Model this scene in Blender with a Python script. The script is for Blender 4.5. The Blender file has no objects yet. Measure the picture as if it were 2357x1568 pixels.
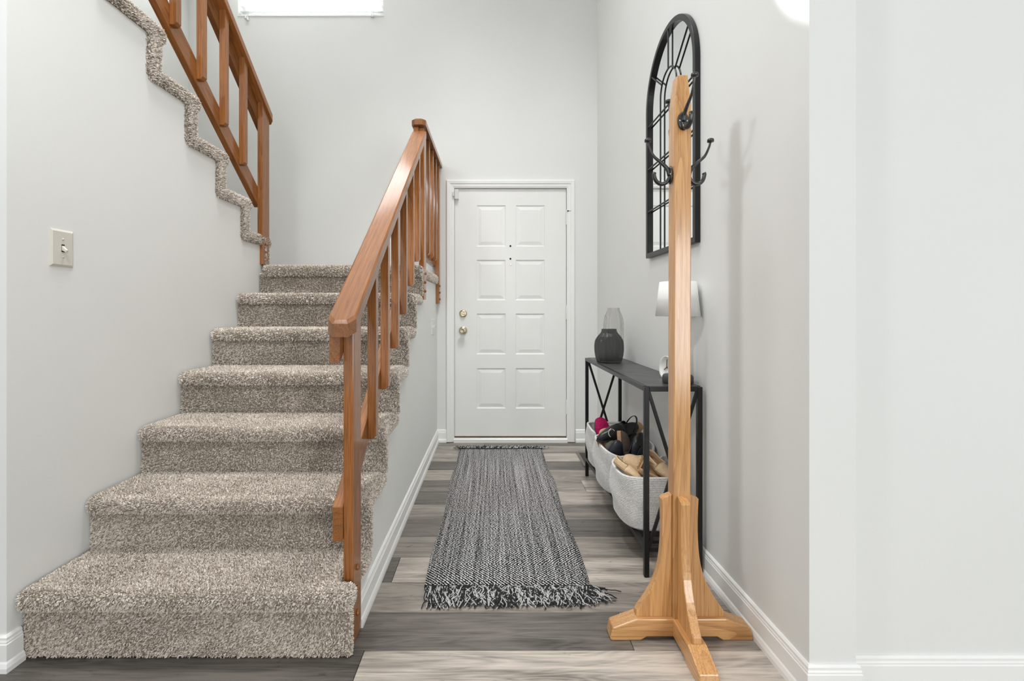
import bpy, bmesh, math, random
from mathutils import Vector, Matrix, Euler

random.seed(7)
C = bpy.context.scene.collection
SC = bpy.context.scene
PI = math.pi

# ------------------------------------------------------------------ camera, world, lights, exposure
F, CX, CY, EYE = 1100.0, 1136.0, 715.0, 1.08          # focal length and optical axis in pixels of 2357x1568, eye height
cam = bpy.data.cameras.new('camera')
cam.sensor_width = 36.0
cam.lens = 36.0 * F / 2357.0
cam.shift_x = (2357 / 2 - CX) / 2357.0
cam.shift_y = -(1568 / 2 - CY) / 2357.0
cam.clip_start = 0.05
camo = bpy.data.objects.new('camera', cam)
camo.location = (0, 0, EYE)
camo.rotation_euler = (PI / 2, 0, 0)
C.objects.link(camo)
SC.camera = camo

w = bpy.data.worlds.new('world')
SC.world = w
w.use_nodes = True
w.node_tree.nodes['Background'].inputs[0].default_value = (0.97, 0.99, 1.0, 1)
w.node_tree.nodes['Background'].inputs[1].default_value = 1.0


def area(name, loc, target, sx, sy, power, col=(1, 1, 1), spread=180):
    l = bpy.data.lights.new(name, 'AREA')
    l.shape = 'RECTANGLE'
    l.size, l.size_y, l.energy, l.color = sx, sy, power, col
    l.spread = math.radians(spread)
    o = bpy.data.objects.new(name, l)
    o.location = loc
    o.rotation_euler = (Vector(target) - Vector(loc)).to_track_quat('-Z', 'Y').to_euler()
    C.objects.link(o)
    return o


# daylight from the stairwell window, the ceiling lamp of the near room, the foyer ceiling lamp
area('window_sky', (-1.5, 4.30, 4.08), (-1.5, 0, 3.9), 1.5, 1.4, 80, (0.97, 0.99, 1.0))
area('window_daylight', (-1.5, 3.84, 4.05), (-0.2, 1.2, 1.0), 1.15, 1.0, 19, (0.97, 0.99, 1.0))
area('room_ceiling_lamp', (-1.0, 0.75, 2.55), (0.3, 1.9, 0.6), 0.22, 0.22, 15, (0.98, 0.99, 1.0))
area('foyer_ceiling_lamp', (-0.8, 1.9, 5.1), (-0.9, 1.9, 0), 1.4, 1.0, 5, (0.98, 0.99, 1.0))
area('hall_fill', (0.60, 1.7, 5.0), (0.05, 3.5, 0.0), 0.9, 0.9, 15, (0.98, 0.99, 1.0), 60)  # added fill lifting the door and lower hall walls, no real fitting
area('stair_fill', (-0.92, 1.85, 5.05), (-0.92, 2.10, 0.5), 0.6, 0.7, 16, (0.98, 0.99, 1.0), 74)  # unseen fill put above the steps to brighten the treads
area('patio_door_daylight', (2.35, -3.0, 1.10), (0.6, 1.6, 1.1), 1.0, 1.9, 64, (0.97, 0.99, 1.0))
area('rear_fill', (-0.3, -3.1, 1.5), (0.0, 2.6, 1.3), 2.2, 1.5, 16, (0.97, 0.99, 1.0))  # soft fill added behind the camera, stands for no known window
sl = bpy.data.lights.new('patch_spot', 'SPOT')  # invented spot, throws the bright patch high on the right wall
sl.energy, sl.spot_size, sl.spot_blend, sl.shadow_soft_size = 170, math.radians(20.2), 0.06, 0.02
so = bpy.data.objects.new('patch_spot', sl)
so.location = (-1.0, 1.9, 2.6)
so.rotation_euler = (Vector((0.872, 1.15, 2.2)) - so.location).to_track_quat('-Z', 'Y').to_euler()
C.objects.link(so)

SC.view_settings.view_transform = 'Standard'
SC.view_settings.look = 'None'
SC.view_settings.gamma = 1.0
SC.view_settings.use_curve_mapping = False
SC.view_settings.exposure = 0.0


def P(px, py, y):
    """world point seen at photograph pixel px, py at depth y"""
    return Vector(((px - CX) * y / F, y, EYE - (py - CY) * y / F))


# ------------------------------------------------------------------ materials
def nodes_of(name):
    m = bpy.data.materials.new(name)
    m.use_nodes = True
    nt = m.node_tree
    return m, nt, nt.nodes['Principled BSDF']


def N(nt, typ, **kw):
    n = nt.nodes.new(typ)
    for k, v in kw.items():
        if k in n.inputs:
            n.inputs[k].default_value = v
        else:
            setattr(n, k, v)
    return n


def L(nt, a, b):
    nt.links.new(a, b)


def math_n(nt, op, a, b=None, c=None):
    n = nt.nodes.new('ShaderNodeMath')
    n.operation = op
    for i, v in enumerate((a, b, c)):
        if v is None:
            continue
        if isinstance(v, (int, float)):
            n.inputs[i].default_value = v
        else:
            nt.links.new(v, n.inputs[i])
    return n.outputs[0]


def mixc(nt, fac, a, b, blend='MIX'):
    n = nt.nodes.new('ShaderNodeMix')
    n.data_type = 'RGBA'
    n.blend_type = blend
    for sock, v in ((n.inputs[0], fac), (n.inputs[6], a), (n.inputs[7], b)):
        if isinstance(v, (int, float)):
            sock.default_value = v
        elif isinstance(v, tuple):
            sock.default_value = v if len(v) == 4 else (*v, 1)
        else:
            nt.links.new(v, sock)
    return n.outputs[2]


def ramp(nt, fac, stops):
    n = nt.nodes.new('ShaderNodeValToRGB')
    e = n.color_ramp.elements
    while len(e) < len(stops):
        e.new(0.5)
    for el, (p, c) in zip(e, stops):
        el.position = p
        el.color = c if len(c) == 4 else (*c, 1)
    nt.links.new(fac, n.inputs[0])
    return n.outputs[0]


def bump(nt, bs, height, strength, dist):
    b = N(nt, 'ShaderNodeBump', Strength=strength, Distance=dist)
    L(nt, height, b.inputs['Height'])
    L(nt, b.outputs[0], bs.inputs['Normal'])


def plain(name, col, rough=0.5, metal=0.0, spec=0.5, noise=0.0, nscale=40, bumpd=0.0, coat=0.0):
    m, nt, bs = nodes_of(name)
    bs.inputs['Roughness'].default_value = rough
    bs.inputs['Metallic'].default_value = metal
    bs.inputs['Specular IOR Level'].default_value = spec
    bs.inputs['Coat Weight'].default_value = coat
    tc = N(nt, 'ShaderNodeTexCoord')
    nz = N(nt, 'ShaderNodeTexNoise', Scale=nscale, Detail=4.0)
    L(nt, tc.outputs['Object'], nz.inputs['Vector'])
    d = tuple(max(0, c * (1 - noise)) for c in col)
    u = tuple(min(1, c * (1 + noise)) for c in col)
    L(nt, ramp(nt, nz.outputs['Fac'], [(0.3, d), (0.7, u)]), bs.inputs['Base Color'])
    if bumpd:
        bump(nt, bs, nz.outputs['Fac'], 0.5, bumpd)
    return m


def wood(name, dark, light, rot=(0, 0, 0), rough=0.11, ring=7.0, coat=0.7, late_k=0.5, vary=0.62, pore_k=0.62):
    """oak: grain along the z axis of the mapped object coordinates"""
    m, nt, bs = nodes_of(name)
    tc = N(nt, 'ShaderNodeTexCoord')
    oi = N(nt, 'ShaderNodeObjectInfo')
    mp = N(nt, 'ShaderNodeMapping')
    mp.inputs['Rotation'].default_value = rot
    off = N(nt, 'ShaderNodeVectorMath', operation='SCALE')
    off.inputs[0].default_value = (3.1, 7.3, 5.7)
    L(nt, oi.outputs['Random'], off.inputs['Scale'])
    L(nt, tc.outputs['Object'], mp.inputs['Vector'])
    add = N(nt, 'ShaderNodeVectorMath', operation='ADD')
    L(nt, mp.outputs[0], add.inputs[0])
    L(nt, off.outputs[0], add.inputs[1])
    def stretched(k, scale, detail, dist=0.0, rough=0.5):
        mm = N(nt, 'ShaderNodeMapping')
        mm.inputs['Scale'].default_value = (1, 1, k)
        L(nt, add.outputs[0], mm.inputs['Vector'])
        n = N(nt, 'ShaderNodeTexNoise', Scale=scale, Detail=detail, Distortion=dist, Roughness=rough)
        L(nt, mm.outputs[0], n.inputs['Vector'])
        return n.outputs['Fac']
    big = stretched(0.06, ring, 1.0, 0.25)
    saw = math_n(nt, 'FRACT', math_n(nt, 'MULTIPLY', big, 17.0))
    late = math_n(nt, 'POWER', saw, 2.6)
    fib = stretched(0.022, 170.0, 3.0, 0.0, 0.6)
    pore = ramp(nt, stretched(0.020, 430.0, 2.0, 0.0, 0.55), [(0.52, (0, 0, 0)), (0.64, (1, 1, 1))])
    tone = stretched(0.05, 9.0, 1.0)
    mid = tuple((a_ * 0.4 + b_ * 0.6) for a_, b_ in zip(dark, light))
    deep = tuple(c_ * 0.62 for c_ in dark)
    col = ramp(nt, math_n(nt, 'ADD', math_n(nt, 'MULTIPLY', fib, 0.7), math_n(nt, 'MULTIPLY', tone, 0.45)), [(0.38, mid), (0.75, light)])
    col = mixc(nt, math_n(nt, 'MULTIPLY', late, late_k), col, dark)
    col = mixc(nt, math_n(nt, 'MULTIPLY', pore, pore_k), col, deep)
    # every board has its own tone
    board = ramp(nt, oi.outputs['Random'], [(0.0, (vary,) * 3), (1.0, (1.06, 1.06, 1.06))])
    col = mixc(nt, 1.0, col, board, 'MULTIPLY')
    L(nt, col, bs.inputs['Base Color'])
    bs.inputs['Roughness'].default_value = 0.5
    bs.inputs['Specular IOR Level'].default_value = 0.25
    bs.inputs['Coat Weight'].default_value = coat
    bs.inputs['Coat Roughness'].default_value = rough
    bump(nt, bs, math_n(nt, 'SUBTRACT', fib, pore), 0.12, 0.0006)
    return m


def paint(name, col, rough=0.6, bd=0.0006, bs_scale=260):
    m, nt, bs = nodes_of(name)
    bs.inputs['Base Color'].default_value = (*col, 1)
    bs.inputs['Roughness'].default_value = rough
    bs.inputs['Specular IOR Level'].default_value = 0.35
    tc = N(nt, 'ShaderNodeTexCoord')
    nz = N(nt, 'ShaderNodeTexNoise', Scale=bs_scale, Detail=2.0)
    L(nt, tc.outputs['Object'], nz.inputs['Vector'])
    big = N(nt, 'ShaderNodeTexNoise', Scale=1.3, Detail=2.0)
    L(nt, tc.outputs['Object'], big.inputs['Vector'])
    a = tuple(c * 0.985 for c in col)
    b = tuple(min(1, c * 1.012) for c in col)
    L(nt, ramp(nt, big.outputs['Fac'], [(0.35, a), (0.65, b)]), bs.inputs['Base Color'])
    bump(nt, bs, nz.outputs['Fac'], 0.35, bd)
    return m


def plank_material():
    m, nt, bs = nodes_of('grey_vinyl_plank')
    tc = N(nt, 'ShaderNodeTexCoord')
    oi = N(nt, 'ShaderNodeObjectInfo')
    off = N(nt, 'ShaderNodeVectorMath', operation='SCALE')
    off.inputs[0].default_value = (13.0, 17.0, 5.0)
    L(nt, oi.outputs['Random'], off.inputs['Scale'])
    add = N(nt, 'ShaderNodeVectorMath', operation='ADD')
    L(nt, tc.outputs['Object'], add.inputs[0])
    L(nt, off.outputs[0], add.inputs[1])

    def layer(sx, sy, scale, detail, dist):
        mp = N(nt, 'ShaderNodeMapping')
        mp.inputs['Scale'].default_value = (sx, sy, 1)
        L(nt, add.outputs[0], mp.inputs['Vector'])
        n = N(nt, 'ShaderNodeTexNoise', Scale=scale, Detail=detail, Distortion=dist, Roughness=0.62)
        L(nt, mp.outputs[0], n.inputs['Vector'])
        return n.outputs['Fac']
    broad = layer(0.9, 9.0, 1.6, 3.0, 0.6)
    streak = layer(1.6, 40.0, 2.4, 5.0, 0.8)
    fine = layer(6.0, 160.0, 3.0, 4.0, 0.2)
    knots = layer(3.0, 9.0, 2.2, 2.0, 2.4)
    v = math_n(nt, 'ADD', math_n(nt, 'MULTIPLY', broad, 0.75), math_n(nt, 'MULTIPLY', streak, 0.5))
    v = math_n(nt, 'ADD', v, math_n(nt, 'MULTIPLY', fine, 0.2))
    flow = layer(0.75, 6.0, 1.5, 1.5, 0.9)
    cath = math_n(nt, 'PINGPONG', math_n(nt, 'MULTIPLY', flow, 14.0), 0.5)          # cathedral figure
    v = math_n(nt, 'ADD', v, math_n(nt, 'MULTIPLY', math_n(nt, 'SUBTRACT', cath, 0.25), 0.20))
    kn = ramp(nt, knots, [(0.66, (0, 0, 0)), (0.76, (1, 1, 1))])
    v = math_n(nt, 'SUBTRACT', v, math_n(nt, 'MULTIPLY', kn, 0.12))
    fac = ramp(nt, v, [(0.50, (0.36, 0.355, 0.35)), (0.69, (0.93, 0.93, 0.93)), (0.86, (1.40, 1.40, 1.40))])
    L(nt, mixc(nt, 1.0, oi.outputs['Color'], fac, 'MULTIPLY'), bs.inputs['Base Color'])
    bs.inputs['Roughness'].default_value = 0.42
    bs.inputs['Specular IOR Level'].default_value = 0.4
    bump(nt, bs, fine, 0.2, 0.0006)
    return m


def carpet_material():
    m, nt, bs = nodes_of('greige_carpet_yarn')
    oi = N(nt, 'ShaderNodeObjectInfo')
    tc = N(nt, 'ShaderNodeTexCoord')
    geo = N(nt, 'ShaderNodeNewGeometry')
    fine = N(nt, 'ShaderNodeTexNoise', Scale=120.0, Detail=2.0)
    L(nt, geo.outputs['Position'], fine.inputs['Vector'])
    at = N(nt, 'ShaderNodeAttribute', attribute_name='yarn')
    v = math_n(nt, 'ADD', math_n(nt, 'MULTIPLY', at.outputs['Fac'], 0.6), math_n(nt, 'MULTIPLY', fine.outputs['Fac'], 0.4))
    L(nt, ramp(nt, v, [(0.12, (0.24, 0.190, 0.145)), (0.4, (0.52, 0.452, 0.380)), (0.7, (0.72, 0.655, 0.580)), (0.95, (0.86, 0.81, 0.745))]), bs.inputs['Base Color'])
    bs.inputs['Roughness'].default_value = 0.95
    bs.inputs['Specular IOR Level'].default_value = 0.1
    return m


def rug_material():
    m, nt, bs = nodes_of('black_white_twill')
    tc = N(nt, 'ShaderNodeTexCoord')
    sp = N(nt, 'ShaderNodeSeparateXYZ')
    L(nt, tc.outputs['Object'], sp.inputs[0])
    wob = N(nt, 'ShaderNodeTexNoise', Scale=26.0, Detail=3.0)
    L(nt, tc.outputs['Object'], wob.inputs['Vector'])
    x = math_n(nt, 'ADD', sp.outputs[0], math_n(nt, 'MULTIPLY', math_n(nt, 'SUBTRACT', wob.outputs['Fac'], 0.5), 0.012))
    y = sp.outputs[1]
    zig = math_n(nt, 'PINGPONG', y, 0.165)
    diag = math_n(nt, 'FRACT', math_n(nt, 'MULTIPLY', math_n(nt, 'ADD', x, math_n(nt, 'MULTIPLY', zig, 0.95)), 66.0))
    tri = math_n(nt, 'PINGPONG', diag, 0.5)                    # 0 .. 0.5
    cell = N(nt, 'ShaderNodeMapping')
    cell.inputs['Scale'].default_value = (165, 240, 1)
    L(nt, tc.outputs['Object'], cell.inputs['Vector'])
    vor = N(nt, 'ShaderNodeTexNoise', Scale=1.0, Detail=1.0)
    L(nt, cell.outputs[0], vor.inputs['Vector'])
    t = math_n(nt, 'ADD', tri, math_n(nt, 'MULTIPLY', math_n(nt, 'SUBTRACT', vor.outputs['Fac'], 0.5), 1.55))
    warp = N(nt, 'ShaderNodeMapping')
    warp.inputs['Scale'].default_value = (95, 1.2, 1)
    L(nt, tc.outputs['Object'], warp.inputs['Vector'])
    wn = N(nt, 'ShaderNodeTexNoise', Scale=1.0, Detail=1.0)
    L(nt, warp.outputs[0], wn.inputs['Vector'])
    t = math_n(nt, 'ADD', t, math_n(nt, 'MULTIPLY', math_n(nt, 'SUBTRACT', wn.outputs['Fac'], 0.5), 0.45))
    L(nt, ramp(nt, t, [(0.28, (0.010, 0.010, 0.011)), (0.37, (0.54, 0.53, 0.51)), (0.55, (0.78, 0.77, 0.75))]), bs.inputs['Base Color'])
    bs.inputs['Roughness'].default_value = 0.95
    bs.inputs['Specular IOR Level'].default_value = 0.1
    bump(nt, bs, t, 0.8, 0.004)
    return m


def rope_material(name, col):
    m, nt, bs = nodes_of(name)
    tc = N(nt, 'ShaderNodeTexCoord')
    mp = N(nt, 'ShaderNodeMapping')
    mp.inputs['Scale'].default_value = (1, 1, 1.0)
    L(nt, tc.outputs['Object'], mp.inputs['Vector'])
    n = N(nt, 'ShaderNodeTexNoise', Scale=190.0, Detail=2.0)
    L(nt, mp.outputs[0], n.inputs['Vector'])
    L(nt, ramp(nt, n.outputs['Fac'], [(0.3, tuple(c * 0.72 for c in col)), (0.6, col)]), bs.inputs['Base Color'])
    bs.inputs['Roughness'].default_value = 0.9
    bs.inputs['Specular IOR Level'].default_value = 0.15
    bump(nt, bs, n.outputs['Fac'], 0.7, 0.0025)
    return m


def glass_material(name, col, tint):
    m, nt, bs = nodes_of(name)
    nt.nodes.remove(bs)
    out = nt.nodes['Material Output']
    tc = N(nt, 'ShaderNodeTexCoord')
    sp = N(nt, 'ShaderNodeSeparateXYZ')
    L(nt, tc.outputs['Object'], sp.inputs[0])
    g = N(nt, 'ShaderNodeBsdfGlass', Roughness=0.0, IOR=1.33)
    g.inputs['Color'].default_value = (*col, 1)
    t = N(nt, 'ShaderNodeBsdfTransparent')
    t.inputs['Color'].default_value = (*tint, 1)
    fr = N(nt, 'ShaderNodeLayerWeight', Blend=0.35)
    mx = N(nt, 'ShaderNodeMixShader')
    L(nt, math_n(nt, 'ADD', math_n(nt, 'MULTIPLY', fr.outputs['Facing'], 0.6), 0.4), mx.inputs[0])
    L(nt, t.outputs[0], mx.inputs[1])
    L(nt, g.outputs[0], mx.inputs[2])
    L(nt, mx.outputs[0], out.inputs['Surface'])
    return m


SLOPE = 0.764
ANG = math.atan(SLOPE)
M = {}
M['wall'] = paint('wall_paint_light_grey', (0.765, 0.77, 0.745))
M['ceiling'] = paint('ceiling_paint', (0.82, 0.82, 0.81))
M['trim'] = plain('trim_white_paint', (0.86, 0.86, 0.835), rough=0.35, noise=0.01, nscale=6)
M['door'] = plain('door_white_paint', (0.84, 0.84, 0.815), rough=0.4, noise=0.01, nscale=6)
M['plank'] = plank_material()
M['subfloor'] = plain('subfloor', (0.06, 0.055, 0.05), rough=0.9, noise=0.1)
M['carpet'] = carpet_material()
M['backing'] = plain('carpet_backing', (0.24, 0.205, 0.17), rough=1.0, noise=0.25, nscale=140)
OD, OL = (0.160, 0.052, 0.011), (0.42, 0.155, 0.036)
M['oak'] = wood('oak_stain_upright', OD, OL)
M['oak_slope'] = wood('oak_stain_sloped', OD, OL, rot=(PI / 2 - ANG, 0, 0))
M['oak_slope_back'] = wood('oak_stain_sloped_back', OD, OL, rot=(-(PI / 2 - ANG), 0, 0))
M['oak_flat'] = wood('oak_stain_level', OD, OL, rot=(PI / 2, 0, 0))
GD, GL = (0.36, 0.145, 0.036), (0.68, 0.37, 0.140)
M['gold'] = wood('golden_oak_upright', GD, GL, ring=9, rough=0.19, coat=1.0, late_k=0.55, vary=0.9, pore_k=0.45)
M['gold_x'] = wood('golden_oak_across', GD, GL, rot=(0, PI / 2, 0), ring=9, rough=0.19, coat=1.0, late_k=0.55, vary=0.9, pore_k=0.45)
M['gold_y'] = wood('golden_oak_along', GD, GL, rot=(PI / 2, 0, 0), ring=9, rough=0.19, coat=1.0, late_k=0.55, vary=0.9, pore_k=0.45)
M['bolt'] = plain('brown_bolt', (0.27, 0.115, 0.04), rough=0.35, metal=0.3, noise=0.1)
M['iron'] = plain('black_iron', (0.018, 0.018, 0.017), rough=0.38, spec=0.5, noise=0.2, nscale=60)
M['frame'] = plain('black_powder_coat', (0.010, 0.010, 0.010), rough=0.36, coat=0.1, spec=0.3, noise=0.15, nscale=30)
M['hook'] = plain('dark_pewter', (0.075, 0.075, 0.074), rough=0.3, metal=0.85, noise=0.2, nscale=80)
M['tabletop'] = plain('charcoal_tabletop', (0.055, 0.055, 0.052), rough=0.42, noise=0.35, nscale=14)
def make_translucent(m, fac, col):
    nt = m.node_tree
    tr = N(nt, 'ShaderNodeBsdfTranslucent')
    tr.inputs['Color'].default_value = (*col, 1)
    ms = N(nt, 'ShaderNodeMixShader')
    ms.inputs[0].default_value = fac
    L(nt, nt.nodes['Principled BSDF'].outputs[0], ms.inputs[1])
    L(nt, tr.outputs[0], ms.inputs[2])
    L(nt, ms.outputs[0], nt.nodes['Material Output'].inputs['Surface'])


M['mirror'] = plain('mirror_silver', (0.90, 0.92, 0.91), rough=0.0, metal=1.0, noise=0.0)
M['brass'] = plain('satin_brass', (0.62, 0.55, 0.40), rough=0.22, metal=1.0, noise=0.05)
M['gold_metal'] = plain('gold_chain', (0.75, 0.52, 0.20), rough=0.25, metal=1.0)
M['silver'] = plain('silver_metal', (0.80, 0.79, 0.76), rough=0.2, metal=1.0)
M['dark'] = plain('dark_gap', (0.012, 0.012, 0.012), rough=0.8)
M['browngap'] = plain('brown_weatherstrip', (0.10, 0.055, 0.02), rough=0.7, noise=0.2)
M['ivory'] = plain('ivory_plastic', (0.64, 0.62, 0.54), rough=0.35, noise=0.01)
M['white_plastic'] = plain('white_plastic', (0.74, 0.74, 0.71), rough=0.4, noise=0.01)
M['shade'] = plain('white_lamp_shade', (0.90, 0.90, 0.88), rough=0.8, noise=0.02, nscale=300)
make_translucent(M['shade'], 0.15, (0.9, 0.9, 0.88))
M['clock'] = plain('clock_white', (0.74, 0.74, 0.72), rough=0.5)
M['hand'] = plain('walnut_hand', (0.16, 0.07, 0.03), rough=0.5)
M['lampbase'] = plain('charcoal_lamp_base', (0.05, 0.05, 0.05), rough=0.6, noise=0.1)
M['rope'] = rope_material('pale_grey_rope', (0.78, 0.77, 0.745))
M['vent'] = plain('vent_taupe', (0.17, 0.155, 0.14), rough=0.5, metal=0.2, noise=0.1)
M['vent_slat'] = plain('vent_slat_brown', (0.09, 0.078, 0.068), rough=0.5, noise=0.1)
M['glass_dark'] = glass_material('smoke_glass_dark', (0.60, 0.60, 0.60), (0.64, 0.64, 0.64))
M['glass_pale'] = glass_material('smoke_glass_pale', (0.93, 0.93, 0.925), (0.95, 0.95, 0.945))
M['pane'] = glass_material('window_glass', (0.97, 0.98, 0.98), (0.98, 0.99, 0.99))
M['blind'] = plain('white_blind', (0.86, 0.87, 0.86), rough=0.5)
make_translucent(M['blind'], 0.5, (0.85, 0.86, 0.85))
M['rug'] = rug_material()
M['yarn_black'] = plain('rug_yarn_black', (0.014, 0.014, 0.015), rough=0.9, noise=0.2, nscale=200)
M['yarn_grey'] = plain('rug_yarn_grey', (0.50, 0.50, 0.49), rough=0.9, noise=0.2, nscale=200)


# ------------------------------------------------------------------ mesh helpers
class MB:
    def __init__(s):
        s.v, s.f, s.mi, s.cur, s.sm = [], [], [], 0, []
        s.smooth = False

    def add(s, vs, fs):
        b = len(s.v)
        s.v += [tuple(p) for p in vs]
        for f in fs:
            s.f.append([b + i for i in f])
            s.mi.append(s.cur)
            s.sm.append(s.smooth)

    def box(s, x0, x1, y0, y1, z0, z1):
        s.add([(x0, y0, z0), (x1, y0, z0), (x1, y1, z0), (x0, y1, z0), (x0, y0, z1), (x1, y0, z1), (x1, y1, z1), (x0, y1, z1)],
              [(0, 3, 2, 1), (4, 5, 6, 7), (0, 1, 5, 4), (1, 2, 6, 5), (2, 3, 7, 6), (3, 0, 4, 7)])

    def prism(s, poly, axis, a, b):
        """poly: 2D points; axis 0: (y,z) extruded in x; 1: (x,z) in y; 2: (x,y) in z"""
        def mk(p, t):
            return (t, p[0], p[1]) if axis == 0 else (p[0], t, p[1]) if axis == 1 else (p[0], p[1], t)
        n = len(poly)
        vs = [mk(p, a) for p in poly] + [mk(p, b) for p in poly]
        fs = [tuple(range(n))[::-1], tuple(range(n, 2 * n))] + [(i, (i + 1) % n, n + (i + 1) % n, n + i) for i in range(n)]
        s.add(vs, fs)

    def tube(s, pts, r, n=8, caps=True, closed=False):
        pts = [Vector(p) for p in pts]
        k = len(pts)
        rs = r if isinstance(r, list) else [r] * k
        vs, fs = [], []
        up = None
        for i, p in enumerate(pts):
            a = pts[(i - 1) % k] if (i > 0 or closed) else pts[i]
            b = pts[(i + 1) % k] if (i < k - 1 or closed) else pts[i]
            d = (b - a)
            d = d.normalized() if d.length > 1e-9 else Vector((0, 0, 1))
            if up is None:
                up = Vector((0, 0, 1)) if abs(d.z) < 0.9 else Vector((1, 0, 0))
            e1 = (up - d * up.dot(d))
            e1 = e1.normalized() if e1.length > 1e-6 else d.orthogonal().normalized()
            up = e1
            e2 = d.cross(e1)
            ri = rs[i]
            ra, rb = ri if isinstance(ri, tuple) else (ri, ri)
            for j in range(n):
                t = 2 * PI * j / n
                vs.append(p + e1 * (ra * math.cos(t)) + e2 * (rb * math.sin(t)))
        rows = k if closed else k - 1
        for i in range(rows):
            i2 = (i + 1) % k
            for j in range(n):
                fs.append((i * n + j, i * n + (j + 1) % n, i2 * n + (j + 1) % n, i2 * n + j))
        if caps and not closed:
            fs.append(tuple(range(n))[::-1])
            fs.append(tuple((k - 1) * n + j for j in range(n)))
        s.add(vs, fs)

    def lathe(s, prof, n=32, o=(0, 0, 0), rib=0.0, ribs=0, axis='z', closed=False):
        vs, fs = [], []
        k = len(prof)
        for (r, z) in prof:
            for j in range(n):
                t = 2 * PI * j / n
                rr = r * (1 + (rib * (abs(math.cos(ribs * t / 2)) ** 0.7 - 0.72) if ribs else 0))
                a, b = rr * math.cos(t), rr * math.sin(t)
                if axis == 'z':
                    vs.append((o[0] + a, o[1] + b, o[2] + z))
                elif axis == 'y':
                    vs.append((o[0] + a, o[1] - z, o[2] + b))
                else:
                    vs.append((o[0] + z, o[1] + a, o[2] + b))
        for i in range(k if closed else k - 1):
            i2 = (i + 1) % k
            for j in range(n):
                fs.append((i * n + j, i * n + (j + 1) % n, i2 * n + (j + 1) % n, i2 * n + j))
        if not closed:
            if prof[0][0] > 1e-6:
                fs.append(tuple(range(n))[::-1])
            if prof[-1][0] > 1e-6:
                fs.append(tuple((k - 1) * n + j for j in range(n)))
        s.add(vs, fs)

    def build(s, name, mat, parent=None, bevel=0.0, seg=2, smooth=None, loc=None, rot=None, angle=35):
        me = bpy.data.meshes.new(name)
        me.from_pydata(s.v, [], s.f)
        mats = mat if isinstance(mat, (list, tuple)) else [mat]
        for m in mats:
            me.materials.append(m)
        me.polygons.foreach_set('material_index', s.mi)
        sm = s.sm if smooth is None else [smooth] * len(s.f)
        me.polygons.foreach_set('use_smooth', sm)
        bm = bmesh.new()
        bm.from_mesh(me)
        bmesh.ops.recalc_face_normals(bm, faces=bm.faces)
        bm.to_mesh(me)
        bm.free()
        me.update()
        o = bpy.data.objects.new(name, me)
        C.objects.link(o)
        if parent:
            o.parent = parent
        if loc:
            o.location = loc
        if rot:
            o.rotation_euler = rot
        if bevel:
            b = o.modifiers.new('edge', 'BEVEL')
            b.width, b.segments, b.limit_method = bevel, seg, 'ANGLE'
            b.angle_limit = math.radians(angle)
            b.harden_normals = False
        return o


def tag(o, label=None, cat=None, group=None, kind=None):
    for k, v in (('label', label), ('category', cat), ('group', group), ('kind', kind)):
        if v:
            o[k] = v
    return o


def empty(name, loc=(0, 0, 0), rotz=0.0, label=None, cat=None, group=None, kind=None):
    o = bpy.data.objects.new(name, None)
    o.empty_display_size = 0.05
    o.location = loc
    o.rotation_euler = (0, 0, rotz)
    C.objects.link(o)
    return tag(o, label, cat, group, kind)


def copy_part(o, parent, loc=None, rot=None):
    c = o.copy()
    C.objects.link(c)
    c.parent = parent
    if loc is not None:
        c.location = loc
    if rot is not None:
        c.rotation_euler = rot
    return c


def spline(pts, n=6):
    """Catmull-Rom through the points"""
    pts = [Vector(p) for p in pts]
    out = []
    q = [pts[0] * 2 - pts[1]] + pts + [pts[-1] * 2 - pts[-2]]
    for i in range(1, len(q) - 2):
        for j in range(n):
            t = j / n
            a, b, c, d = q[i - 1], q[i], q[i + 1], q[i + 2]
            out.append(0.5 * ((2 * b) + (c - a) * t + (2 * a - 5 * b + 4 * c - d) * t * t + (3 * b - a - 3 * c + d) * t ** 3))
    out.append(pts[-1])
    return out


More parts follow.
